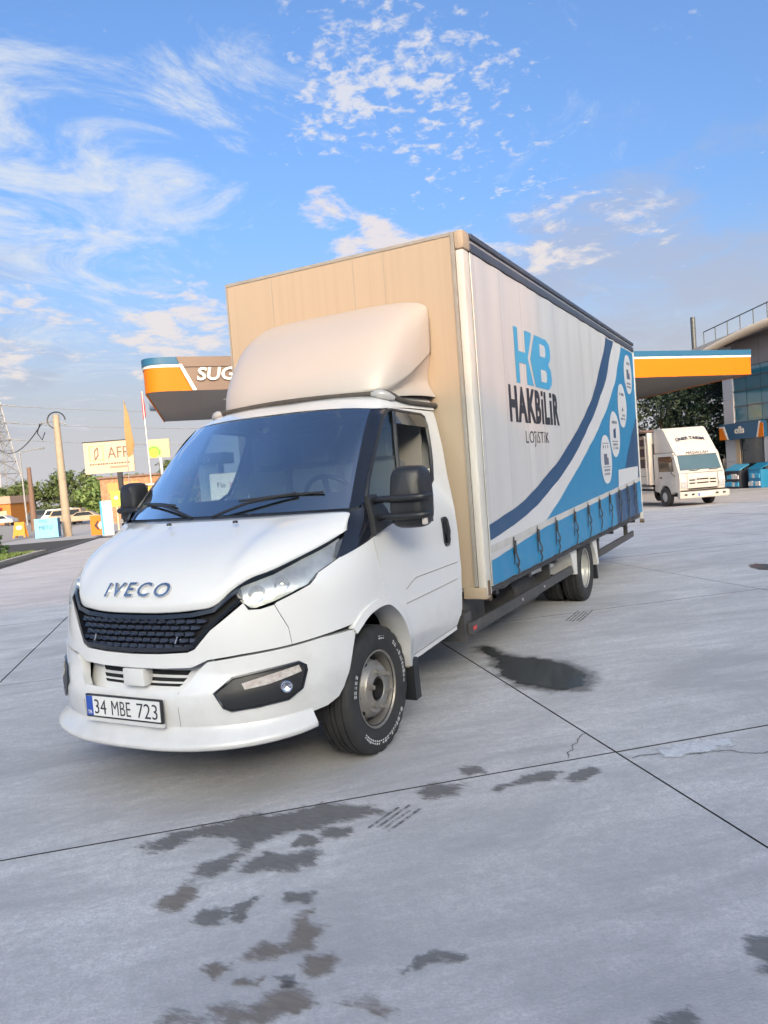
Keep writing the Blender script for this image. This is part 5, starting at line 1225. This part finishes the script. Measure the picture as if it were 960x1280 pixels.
side_prism('tarpaulin', [(.80, 2.73), (1.6, 2.86), (4.9, 2.90), (4.9, 2.74)], -.96, .96, mat('tarp_brown', (.20, .13, .10), .8), bev=.03)
box('cargo', -.90, .90, 1.0, 4.85, .81, 2.55, mat('cargo_dark', (.07, .035, .035), .8, var=.6, vscale=3, vcol=(.16, .12, .10)), dt)
box('chassis_rail', -.4, .4, .3, 4.8, .45, .70, CHASS, dt); box('engine_bay', -.70, .70, -.85, .6, .35, .80, DARK, dt)
box('air_cleaner', -.84, -.55, .76, .81, 1.0, 2.3, CHASS, dt)

# ================================================================== trees and plants
def leafmat(name, a, b, tr=.25):
    m = bpy.data.materials.new(name); m.use_nodes = True; N, L = nodes_of(m); p = N['Principled BSDF']
    o = N.new('ShaderNodeObjectInfo'); g = N.new('ShaderNodeTexNoise'); g.inputs['Scale'].default_value = .9; g.inputs['Detail'].default_value = 5
    gg = N.new('ShaderNodeNewGeometry'); L.new(gg.outputs['Position'], g.inputs['Vector'])
    ra = N.new('ShaderNodeMath'); ra.operation = 'MULTIPLY_ADD'; L.new(gg.outputs['Random Per Island'], ra.inputs[0]); ra.inputs[1].default_value = .6; L.new(g.outputs['Fac'], ra.inputs[2])
    r = N.new('ShaderNodeMapRange'); r.inputs[1].default_value = .4; r.inputs[2].default_value = 1.1; L.new(ra.outputs[0], r.inputs[0])
    mx = N.new('ShaderNodeMixRGB'); mx.inputs[1].default_value = (*a, 1); mx.inputs[2].default_value = (*b, 1); L.new(r.outputs[0], mx.inputs[0]); L.new(mx.outputs[0], p.inputs['Base Color'])
    p.inputs['Roughness'].default_value = .65
    MATS[name] = m; return m
LF_DK = leafmat('leaf_dark', (.008, .022, .012), (.03, .06, .03))
LF_MD = leafmat('leaf_mid', (.035, .065, .02), (.10, .13, .04))
LF_LT = leafmat('leaf_light', (.05, .10, .02), (.15, .21, .06))
LF_SH = leafmat('leaf_shrub', (.015, .05, .015), (.06, .12, .03))
BARK = mat('bark', (.10, .075, .055), .9, var=.5, vscale=8)
def tree(name, label, cat, base, h, rad, m, n=2600, leaf=.28, trunk=.3, group=None, conic=False, seed=1, zlo=.25):
    r = random.Random(seed); t = thing(name, label, cat, base, 0, group)
    bm = bmesh.new()
    tube_into(bm, [(0, 0, -.2), (.05, .03, h * .25), (-.03, .05, h * .55), (.02, 0, h * .85)], [trunk * .5, trunk * .42, trunk * .28, trunk * .08], 8)
    for k in range(7):
        a = r.uniform(0, 6.28); z = h * r.uniform(.25, .6); L_ = rad * r.uniform(.5, .85)
        tube_into(bm, [(0, 0, z), (math.cos(a) * L_ * .5, math.sin(a) * L_ * .5, z + h * .10), (math.cos(a) * L_, math.sin(a) * L_, z + h * .16)], [trunk * .2, trunk * .13, trunk * .04], 5)
    bmesh.ops.recalc_face_normals(bm, faces=bm.faces); finish(bm, 'trunk', BARK, t, 50)
    cl = []
    for k in range(int(26 + n / 160)):
        z = r.uniform(zlo, 1.0) ** (1.0); 
        if conic: R_ = rad * (1.05 - z) * r.uniform(.4, 1)
        else: R_ = rad * math.sqrt(max(.04, 1 - ((z - .58) / .5) ** 2)) * r.uniform(.25, .95)
        a = r.uniform(0, 6.28); cl.append((math.cos(a) * R_, math.sin(a) * R_, z * h * .95, rad * r.uniform(.16, .38) * (.7 if conic else 1)))
    vs, fs = [], []
    for k in range(n):
        c = r.choice(cl); d = Vector((r.gauss(0, 1), r.gauss(0, 1), r.gauss(0, 1))).normalized() * c[3] * r.uniform(.55, 1.05); d.z *= .75
        p = Vector(c[:3]) + d; nrm = (d.normalized() + Vector((r.uniform(-.6, .6), r.uniform(-.6, .6), r.uniform(-.2, .9)))).normalized()
        q = nrm.orthogonal().normalized(); q = (Matrix.Rotation(r.uniform(0, 6.28), 3, nrm) @ q); w = nrm.cross(q); s = leaf * r.uniform(.5, 1.2)
        i = len(vs); vs += [p - q * s, p + w * s * .45 + nrm * s * .1, p + q * s, p - w * s * .45 + nrm * s * .1]; fs.append((i, i + 1, i + 2, i + 3))
    o = frompy('crown', vs, fs, m, t); return t
def gp(x, y, dz_=0): return (x, y, gz(x, y) + dz_)
TR = [(-6.4, 45.6, 6.0, 2.6, LF_MD, 'olive green tree seen between the truck box and the white truck'), (-3.6, 47.0, 7.6, 3.0, LF_DK, 'dark evergreen tree behind the left end of the white truck'),
      (-1.2, 46.4, 7.2, 2.7, LF_DK, 'dark evergreen tree rising behind the white truck deflector'), (1.2, 49.5, 7.0, 2.8, LF_DK, 'dark evergreen tree beside the shop column'), (-2.4, 52.0, 8.2, 3.2, LF_DK, 'tallest dark evergreen in the back of the clump')]
for k, (x, y, h, r_, m_, lb_) in enumerate(TR): tree('evergreen_tree', lb_, 'tree', gp(x, y), h, r_, m_, 9000, .125, .35, 'evergreens behind the white truck', seed=30 + k, zlo=.05)
LT = [(-112, 78, 5.6, 4.2, LF_MD, 'olive tree at the far left behind the blue board'), (-106, 80, 6.6, 4.6, LF_MD, 'dark olive tree left of the concrete pole'), (-101, 84, 7.4, 5.2, LF_MD, 'tallest roadside tree behind the concrete pole'),
      (-93, 83, 6.2, 5.0, LF_LT, 'bright green round tree below the billboard'), (-87, 84, 5.8, 4.4, LF_LT, 'bright green tree right of the billboard post'), (-84, 90, 6.2, 4.6, LF_LT, 'far green tree behind the round tree')]
for k, (x, y, h, r_, m_, lb_) in enumerate(LT): tree('roadside_tree', lb_, 'tree', gp(x, y), h, r_, m_, 2600, .42, .5, 'roadside trees far left', seed=50 + k, zlo=.12)
tree('roadside_tree', 'dark tree behind the green sunburst sign', 'tree', gp(-55, 59), 6.5, 2.6, LF_MD, 2000, .3, .35, 'roadside trees far left', seed=70)
tree('shrub', 'clipped dark green shrub at the left edge on the verge', 'shrub', gp(-24.6, 15.3, -.1), 1.35, .75, LF_SH, 2200, .07, .08, seed=80, zlo=.05)

# ================================================================== verge and kerb
GRASS_B = mat('verge_soil', (.06, .075, .03), .95, var=.6, vscale=4, vcol=(.11, .10, .06))
verge = structure(slope_sheet('verge', -12.5, -6.75, 8, 28.4, GRASS_B, .09))
vs, fs = [], []
r = random.Random(5)
for k in range(16000):
    u, v = r.uniform(-12.3, -6.85), r.uniform(17, 28.3); h = r.uniform(.05, .14); a = r.uniform(0, 6.28)
    p = UV(u, v, gzv(v) + .09); w = Vector((math.cos(a), math.sin(a), 0)) * .02; i = len(vs)
    vs += [p - w, p + w, p + Vector((r.uniform(-.05, .05), r.uniform(-.05, .05), h))]; fs.append((i, i + 1, i + 2))
gr = frompy('grass', vs, fs, LF_LT); gr['kind'] = 'stuff'; gr['label'] = 'mown grass on the verge at the left edge'
KERB = mat('kerb_stone', (.36, .345, .325), .8, var=.5, vscale=4, vcol=(.22, .21, .20))
kb = None
for k in range(21):
    v0 = 8.0 + k * 1.0
    if v0 >= 28.4: break
    for (u0, u1, va, vb) in ((-6.75, -6.55, v0 + .01, v0 + .99),):
        vsK = [UV(u, v, gzv(v) + z) for z in (-.03, .13) for u, v in ((u0, va), (u1, va), (u1, vb), (u0, vb))]
        frompy('kerb_stone', vsK, [(3, 2, 1, 0), (4, 5, 6, 7), (0, 1, 5, 4), (1, 2, 6, 5), (2, 3, 7, 6), (3, 0, 4, 7)], KERB, verge)
for k in range(6):
    u0 = -12.5 + k * .96; vsK = [UV(u, v, gzv(v) + z) for z in (-.03, .128) for u, v in ((u0 + .01, 28.4), (u0 + .95, 28.4), (u0 + .95, 28.6), (u0 + .01, 28.6))]
    frompy('kerb_stone', vsK, [(3, 2, 1, 0), (4, 5, 6, 7), (0, 1, 5, 4), (1, 2, 6, 5), (2, 3, 7, 6), (3, 0, 4, 7)], KERB, verge)
structure(slope_sheet('drain_channel', -6.75, -6.45, 28.7, 58, mat('drain', (.07, .07, .072), .8), -.008))
structure(slope_sheet('road', -40, -14, 30, 500, mat('asphalt', (.27, .26, .255), .85, var=.4, vscale=.3, vcol=(.34, .32, .30)), -.02))

# ================================================================== street furniture on the left
CONP = mat('pole_concrete', (.34, .28, .21), .8, var=.5, vscale=2, vcol=(.22, .18, .14))
METG = mat('galvanised', (.24, .24, .25), .55, metal=.2)
def pole_thing(name, label, cat, x, y, h, r0, r1, m, lean=(0, 0)):
    t = thing(name, label, cat, gp(x, y)); tube('shaft', [(0, 0, -.3), (lean[0] * .5, lean[1] * .5, h / 2), (lean[0], lean[1], h)], [r0, (r0 + r1) / 2, r1], m, t, 12); return t
up_ = pole_thing('utility_pole', 'stout concrete utility pole with a cable loop at its top', 'pole', -45.07, 35.9, 9.15, .33, .23, CONP, (-.2, .1))
tube('cable_loop', [(-.2 + .6 * math.cos(a) * .9, .1 + .9 * math.cos(a) * .4, 8.75 + .62 * math.sin(a)) for a in [2 * PI * k / 20 for k in range(15)]], .05, BLACK, up_, 6)
tube('cross_bracket', [(-1.3, -.5, 8.6), (-.2, .1, 8.75), (.5, .4, 8.35)], .05, METG, up_, 6)
tube('cable_hook', [(-1.3, -.5, 8.6), (-1.55, -.6, 7.9), (-1.2, -.5, 7.35), (-.95, -.4, 7.9)], .04, BLACK, up_, 6)
wr = tube('overhead_wire', [(-46.4 - 60 * t, 35.6 + 38 * t, 7.5 - 10 * t * (1 - t) + 11 * t * .45) for t in [k / 12 for k in range(13)]], .05, BLACK, None, 5)
tag(wr, 'overhead cable running left from the concrete pole', 'cable')
wp_ = pole_thing('wooden_pole', 'thin leaning wooden pole left of the blue board', 'pole', -66.76, 49.7, 6.6, .34, .20, mat('pole_wood', (.16, .10, .075), .85), (-.25, .2))
lp_ = pole_thing('street_lamp', 'tall street lamp with one arm behind the wooden pole', 'street lamp', -85.0, 62.7, 9.6, .14, .09, METG, (-.5, .2))
tube('arm', [(-.5, .2, 9.5), (.6, .8, 9.75), (2.0, 1.5, 9.9)], .07, METG, lp_, 6); box('lamp_head', 1.6, 2.5, 1.35, 1.75, 9.8, 9.98, METG, lp_, .03)
p2_ = pole_thing('utility_pole', 'slim dark pole close behind the concrete pole', 'pole', -63, 50.6, 7.6, .12, .10, METG)
# lattice pylon
py = thing('lattice_pylon', 'tall grey lattice transmission pylon at the left edge', 'pylon', (-151.6, 108.0, -1.4))
def pyw(z): return 3.4 * (1 - z / 28) ** 1.15 + .45
PZ = [0, 3.5, 6.8, 9.8, 12.5, 15, 17.2, 19.2, 21, 22.8, 24.6, 26.4, 28]
for sx in (-1, 1):
    for sy in (-1, 1): tube('leg', [(sx * pyw(z), sy * pyw(z), z) for z in PZ], .13, METG, py, 4)
bm = bmesh.new()
for z0, z1 in zip(PZ, PZ[1:]):
    a, b = pyw(z0), pyw(z1)
    for (x0, y0), (x1, y1) in (((-1, -1), (1, -1)), ((1, -1), (1, 1)), ((1, 1), (-1, 1)), ((-1, 1), (-1, -1))):
        tube_into(bm, [(x0 * a, y0 * a, z0), (x1 * b, y1 * b, z1)], .075, 4); tube_into(bm, [(x1 * a, y1 * a, z0), (x0 * b, y0 * b, z1)], .075, 4); tube_into(bm, [(x0 * b, y0 * b, z1), (x1 * b, y1 * b, z1)], .06, 4)
finish(bm, 'bracing', METG, py)
for z in (17.5, 21.2, 25): tube('cross_arm', [(-4.2, -2.1, z - .5), (-.5, -.2, z + .3), (.5, .2, z + .3), (4.2, 2.1, z - .5)], .14, METG, py, 5)
for k, z in enumerate((17.0, 20.7, 24.5)):
    w_ = tube('overhead_wire', [(-147.4 + 95 * t, 110.1 + 70 * t, z - 1.4 - 30 * t * (1 - t) * .35 - 4 * t) for t in [q / 14 for q in range(15)]], .055, METG, None, 4)
    tag(w_, ('lowest', 'middle', 'uppermost')[k] + ' thin power line leaving the pylon to the right', 'cable', 'power lines')
# billboard
def board(name, label, cat, p0, p1, z0, z1, m, th=.12, frame=True):
    a, b = Vector((*p0, 0)), Vector((*p1, 0)); g0 = gz(*p0); t = thing(name, label, cat, (*p0, g0)); d = (b - a); L_ = d.length; d.normalize(); n = Vector((d.y, -d.x, 0))
    def f(s, z, o): return d * s + n * o + Vector((0, 0, z - g0))
    prism('panel', [(0, z0), (L_, z0), (L_, z1), (0, z1)], lambda s, z, o: f(s, z, -o), th, m, t)
    if frame: prism('top_bar', [(-.05, z1), (L_ + .05, z1), (L_ + .05, z1 + .07), (-.05, z1 + .07)], lambda s, z, o: f(s, z, .03 - o), th + .06, BLACK, t)
    return t, f, L_
BILLM = mat('billboard_cream', (.50, .39, .29), .6)
BTXT = mat('billboard_brown', (.16, .09, .07), .6)
bb, f, L_ = board('billboard', 'cream billboard with a square bracket mark and large brown letters', 'billboard', (-39.1, 32.9), (-36.1, 34.45), 3.22, 5.35, BILLM)
prism('post', [(2.15, gz(-37, 34) - .3), (2.45, gz(-37, 34) - .3), (2.45, 3.22), (2.15, 3.22)], lambda s, z, o: f(s, z, -o + .02), .25, BLACK, bb)
for a in ([(.35, 4.1), (.75, 4.1), (.75, 4.16), (.41, 4.16), (.41, 5.04), (.75, 5.04), (.75, 5.1), (.35, 5.1)], [(1.35, 4.1), (.95, 4.1), (.95, 4.16), (1.29, 4.16), (1.29, 5.04), (.95, 5.04), (.95, 5.1), (1.35, 5.1)]):
    prism('mark_bracket', a, lambda s, z, o: f(s, z, .004 + o), .01, mat('mark_gold', (.45, .30, .13), .5), bb)
for a in ([(.70, 4.18), (.80, 4.14), (1.0, 4.45), (1.0, 4.95), (.92, 5.02), (.70, 4.75)],):
    prism('mark_leaf', a, lambda s, z, o: f(s, z, .005 + o), .01, BTXT, bb)
    prism('mark_leaf_core', [(.77, 4.28), (.93, 4.50), (.93, 4.88), (.77, 4.68)], lambda s, z, o: f(s, z, .017 + o), .004, BILLM, bb)
text('billboard_lettering', 'AFR', 1.12, BTXT, bb, lambda a, b, d: f(1.62 + a, 4.2 + b, .012 + d), .01, sx=.78, bold=-.004)
rr = random.Random(9); x = .35
while x < 2.9: 
    w_ = rr.uniform(.08, .2); prism('small_print', [(x, 3.80), (x + w_, 3.80), (x + w_, 3.90), (x, 3.90)], lambda s, z, o: f(s, z, .005 + o), .006, BTXT, bb); x += w_ + .05
prism('small_print', [(1.7, 3.52), (2.9, 3.52), (2.9, 3.66), (1.7, 3.66)], lambda s, z, o: f(s, z, .005 + o), .006, mat('print_red_brown', (.40, .2, .15), .6), bb)
# beach flag
bf = thing('feather_flag', 'tall narrow ochre feather flag in front of the billboard', 'flag', gp(-32.6, 30.6))
fd = Vector((.84, .54, 0))
pts = [(0, 3.9), (.28, 4.0), (.40, 4.6), (.36, 5.4), (.22, 6.4), (.02, 7.45), (-.08, 6.4), (-.10, 5.2)]
prism('cloth', pts, lambda a, b, d: fd * (a + .05 * math.sin(b * 3)) + Vector((0, 0, b + .9)) + Vector((-fd.y, fd.x, 0)) * (d + .06 * math.sin(b * 2 + a * 4)), .015, mat('flag_ochre', (.33, .20, .075), .7, var=.3, vscale=2), bf)
tube('mast', [(-.1, 0, 0), (-.12, 0, 5), (0, 0, 8.3)], .03, METG, bf, 6)
# flagpole with red flag
fp = pole_thing('flagpole', 'thin white flagpole with a furled red flag at its top', 'flagpole', -41.0, 40.9, 10.8, .05, .035, CWHITE, (-.35, .15))
prism('red_flag', [(-.02, 8.6), (.22, 8.8), (.30, 9.6), (.10, 10.7), (-.05, 10.7)], lambda a, b, d: Vector((-.42 + a + .05 * math.sin(b * 5), .13 + d + .05 * math.sin(b * 3), b)), .04, mat('flag_red', (.50, .03, .05), .7), fp)
# green sunburst sign
ps, f, L_ = board('price_sign', 'cream sign with a green sunburst emblem and yellow edge', 'sign', (-48.5, 48.4), (-46.75, 49.3), 4.82, 6.5, mat('sign_cream', (.52, .40, .22), .5), .2, False)
gs = []
for k in range(18):
    a = PI * k / 17 - .45
    gs += [(math.cos(a - .09) * .50, math.sin(a - .09) * .50), (math.cos(a) * .74, math.sin(a) * .74), (math.cos(a + .09) * .50, math.sin(a + .09) * .50)]
prism('sunburst', [(.52 + a, 5.30 + b) for a, b in gs], lambda s, z, o: f(s, z, .004 + o), .02, mat('sun_green', (.08, .33, .03), .5), ps)
prism('sunburst_core', [(.52 + .44 * math.cos(a), 5.28 + .44 * math.sin(a)) for a in [2 * PI * k / 24 for k in range(24)]], lambda s, z, o: f(s, z, .026 + o), .008, mat('sun_yellow', (.72, .55, .04), .5), ps)
prism('post', [(1.0, -1.5), (1.2, -1.5), (1.2, 4.82), (1.0, 4.82)], lambda s, z, o: f(s, z, -o + .03), .2, CWHITE, ps)
# small signs
sn, f, L_ = board('lime_sign', 'lime green square sign on a thin stake below the billboard', 'sign', (-32.15, 28.5), (-31.6, 28.75), 1.0, 1.9, mat('lime', (.42, .55, .08), .5), .04, False)
prism('stake', [(.28, -.85), (.36, -.85), (.36, 1.0), (.28, 1.0)], lambda s, z, o: f(s, z, -o), .05, mat('pale_stake', (.6, .48, .32), .7), sn)
prism('emblem', [(.18, 1.45), (.32, 1.38), (.46, 1.45), (.40, 1.62), (.24, 1.62)], lambda s, z, o: f(s, z, .004 + o), .01, CWHITE, sn)
ar, f, L_ = board('arrow_board', 'leaning orange chevron board at the kerb', 'sign', (-38.05, 31.98), (-37.25, 32.35), -.90, .42, mat('board_orange', (.60, .17, .01), .45), .10, False)
prism('chevron', [(.25, -.25), (.48, .05), (.60, .05), (.42, -.25), (.60, -.55), (.48, -.55)], lambda s, z, o: f(s, z, .004 + o), .01, P_DARK, ar)
prism('chevron_light', [(.50, -.25), (.66, .0), (.75, -.02), (.72, -.5), (.64, -.5)], lambda s, z, o: f(s, z, .003 + o), .008, P_WHITE, ar)
wpn, f, L_ = board('banner_panel', 'narrow pale blue and white upright banner beside the orange chevron', 'banner', (-36.7, 31.7), (-36.05, 32.1), -.93, 1.35, P_WHITE, .08, False)
prism('blue_edge', [(0, -.9), (.16, -.9), (.12, 1.34), (0, 1.34)], lambda s, z, o: f(s, z, .004 + o), .01, P_LBLUE, wpn)
bl, f, L_ = board('blue_board', 'light blue advertising board with dark letters in front of the concrete pole', 'sign', (-45.5, 33.4), (-44.0, 34.2), -1.05, .36, mat('board_blue', (.17, .48, .66), .5, var=.3, vscale=2, vcol=(.3, .6, .75)), .5, False)
text('board_lettering', 'METU', .42, P_NAVY, bl, lambda a, b, d: f(.32 + a, -.45 + b, .006 + d), .01, sx=.9)
text('board_lettering', 'MTG', .26, P_NAVY, bl, lambda a, b, d: f(.35 + a, .08 + b, .006 + d), .01, sx=1.1)
prism('board_side', [(0, -1.0), (.45, -1.0), (.45, .3), (0, .34)], lambda s, z, o: f(L_ + .01 + o, z, -s), .01, P_NAVY, bl)
af = thing('a_frame_sign', 'orange A-frame board with a white disc at the left edge', 'sign', gp(-54.8, 39.1), math.radians(27))
for s in (1, -1):
    prism('leaf', [(-.55, 0), (-.42, 0), (-.38, .18), (.38, .18), (.42, 0), (.55, 0), (.42, 1.32), (-.42, 1.32)], lambda a, b, d, s=s: Vector((a, -s * (.30 - b * .20) + d, b)), .03, mat('board_amber', (.56, .22, .02), .5), af)
prism('disc', [(.26 * math.cos(a), .85 + .18 * math.sin(a)) for a in [2 * PI * k / 16 for k in range(16)]], lambda a, b, d: Vector((a, -(.30 - b * .20) - .006 - d, b)), .01, P_WHITE, af)
# shops and parked cars far left
sh = thing('roadside_shop', 'small orange and cream roadside shop with red awning at the left edge', 'building', gp(-99.0, 68.0), math.radians(28))
box('wall', -5, 2.4, 0, 6, 0, 3.0, mat('shop_orange', (.42, .16, .03), .7), sh); box('roof', -5.2, 2.6, -.3, 6.2, 3.0, 4.1, mat('shop_roof', (.36, .25, .20), .8), sh); box('awning', -4, 1.2, -.9, .0, 2.2, 2.5, mat('awning_red', (.55, .10, .08), .7), sh)
for x in (-3.5, -1.5, .6): box('window', x, x + 1.2, -.04, 0, .3, 2.0, CREAM, sh)
hs = thing('brick_house', 'low brown brick building behind the passenger mirror', 'building', gp(-60.5, 57.8), math.radians(28))
BRK = mat('house_brick', (.27, .14, .08), .85, var=.6, vscale=3, vcol=(.40, .26, .16), lo=.4, hi=.6)
box('wall', -3.6, 8, 0, 6, -.2, 4.9, BRK, hs); box('roof', -3.8, 8.2, -.3, 6.3, 4.9, 5.1, mat('house_roof', (.18, .11, .09), .8), hs); box('sign', -2.8, 0.6, -.08, -.01, 3.2, 4.4, mat('house_sign', (.58, .25, .08), .6), hs)
for k in range(4): box('window', 1.2 + 1.5 * k, 2.2 + 1.5 * k, -.05, -.005, 1.0, 2.6, GDARK, hs)
def car(label, x, y, rz, m, van=False):
    t = thing('parked_car', label, 'car', gp(x, y), rz, 'cars parked far left')
    prof = [(-2.1, .35), (-2.15, .7), (-1.9, .85), (-1.1, .95), (-.55, 1.42), (.9, 1.45), (1.6, 1.0), (2.1, .92), (2.15, .4)] if not van else [(-2.1, .35), (-2.15, .8), (-1.8, 1.05), (-1.3, 1.8), (2.1, 1.85), (2.15, .4)]
    n = len(prof); bm = bmesh.new(); A = [bm.verts.new((a, -.82, b)) for a, b in prof]; B = [bm.verts.new((a, .82, b)) for a, b in prof]
    bm.faces.new(A); bm.faces.new(B[::-1])
    for i in range(n): bm.faces.new((A[i], B[i], B[(i + 1) % n], A[(i + 1) % n]))
    bmesh.ops.recalc_face_normals(bm, faces=bm.faces); bmesh.ops.bevel(bm, geom=bm.edges[:], offset=.07, segments=2, affect='EDGES'); finish(bm, 'body', m, t, 40)
    for s in (-1, 1):
        prism('window', [(-.95, .98), (-.50, 1.36), (.85, 1.38), (1.35, 1.0)] if not van else [(-1.55, 1.1), (-1.2, 1.65), (1.9, 1.7), (1.9, 1.1)], lambda a, b, d, s=s: Vector((a, s * (.822 + d), b)), .006, GDARK, t)
        for xx in (-1.3, 1.3): lathe('wheel', [(-.1, .31), (.1, .31), (.1, .02)], RUB, t, 16, 'Y', mtx=Matrix.Translation((xx, s * .76, .31)))
SILV = mat('car_silver', (.48, .50, .53), .3, metal=.3, coat=.5); CWH = mat('car_white', (.72, .72, .72), .3, coat=.5); CDK = mat('car_dark', (.05, .06, .08), .3, coat=.5); COR = mat('car_beige', (.34, .27, .20), .4)
car('silver parked car nearest the left edge', -92.5, 64.2, math.radians(25), SILV); car('dark parked car behind the orange A-frame', -90, 69, math.radians(28), CDK, True)
car('white van parked behind the blue board', -81, 64.5, math.radians(28), CWH, True); car('beige van just left of the concrete pole', -74, 59.8, math.radians(28), COR, True)
car('small beige car right of the concrete pole', -69.0, 58.0, math.radians(35), COR); car('white car far beyond the orange chevron board', -92, 86, math.radians(28), CWH)

# things seen through the cab windows
ks = thing('paint_kiosk', 'grey kiosk with a dark name band, seen through the cab window', 'kiosk', gp(-22.3, 25.9), math.radians(26))
g0 = gz(-22.3, 25.9)
box('wall', -.55, .45, .0, 1.2, 0, 2.82 - g0, mat('kiosk_grey', (.34, .38, .40), .6), ks); hd = box('name_band', -.75, .98, -.15, 1.3, 2.83 - g0, 3.38 - g0, mat('band_slate', (.10, .15, .19), .5), ks)
text('kiosk_lettering', 'Boya', .42, CWHITE, ks, lambda a, b, d: Vector((-.66 + a, -.152 - d, 2.98 - g0 + b)), .01, sx=.9)
box('counter', .46, .9, .2, 1.0, 0, 1.2, mat('counter_wood', (.6, .36, .16), .6), ks)
fx, f, L_ = board('white_sign_panel', 'white panel with grey and magenta letters, seen through the cab window', 'sign', (-19.6, 22.7), (-18.45, 23.27), 1.1, 2.25, mat('panel_bright', (.78, .78, .76), .5), .3, False)
text('panel_lettering', 'Fle', .34, P_GREY, fx, lambda a, b, d: f(.30 + a, 1.62 + b, .006 + d), .01); text('panel_lettering', 'X', .34, mat('magenta', (.45, .03, .2), .5), fx, lambda a, b, d: f(.83 + a, 1.62 + b, .006 + d), .01)
prism('legs', [(.1, gz(-19, 23)), (.2, gz(-19, 23)), (.2, 1.1), (.1, 1.1)], lambda s, z, o: f(s, z, -o - .05), .1, METG, fx)
pv = thing('blue_parasol', 'blue market parasol behind the white panel, seen through the cab window', 'parasol', gp(-21.0, 26.6))
lathe('canopy', [(2.85, .02), (2.45, 1.5), (2.25, 1.52)], mat('parasol_blue', (.03, .25, .55), .6), pv, 8, 'Z', smooth=10); tube('mast', [(0, 0, 0), (0, 0, 2.85)], .03, METG, pv, 6)
oc = thing('orange_display', 'orange display stand seen low through the cab window', 'display stand', gp(-24.2, 24.0), math.radians(30)); box('body', -.5, .5, -.3, .3, 0, 2.6, mat('stand_orange', (.72, .36, .07), .6), oc, .03); box('shelf', -.55, .55, -.4, .3, 2.61, 2.7, CWHITE, oc)

# ================================================================== buildings behind the photographer, whose shadow covers the yard
hdir = Vector((math.sin(SUN_AZ), -math.cos(SUN_AZ), 0)); pdir = Vector((math.cos(SUN_AZ), math.sin(SUN_AZ), 0))
EDGE = Vector((1.09, 3.3, 0)) + hdir * 30
HL_, HT_ = 1.75 + 30 * math.tan(SUN_ELEV), 3.5 + 34.1 * math.tan(SUN_ELEV)
PLAST = mat('plaster_beige', (.46, .42, .36), .8, var=.3, vscale=.4)
ang = math.atan2(pdir.y, pdir.x)
lowb = thing('depot_building', 'long low plastered depot building behind the photographer', 'building', EDGE, ang)
box('wall', -75, -.02, -14, 0, -.3, HL_ - .35, PLAST, lowb); box('parapet', -75.2, -.01, -14.2, .2, HL_ - .34, HL_, TILE, lowb)
for k in range(14): box('window', -73 + 5.2 * k, -70.6 + 5.2 * k, .005, .05, 1.2, 3.6, GDARK, lowb)
tallb = thing('workshop_building', 'taller plastered workshop building behind the photographer to the right', 'building', EDGE, ang)
box('wall', 0, 34, -16, .3, -.3, HT_ - .35, PLAST, tallb); box('parapet', -.02, 34.2, -16.2, .5, HT_ - .34, HT_, TILE, tallb)
for k in range(6):
    for z in (1.2, 5.2): box('window', 2 + 5.2 * k, 4.6 + 5.2 * k, .305, .35, z, z + 2.4, GDARK, tallb)
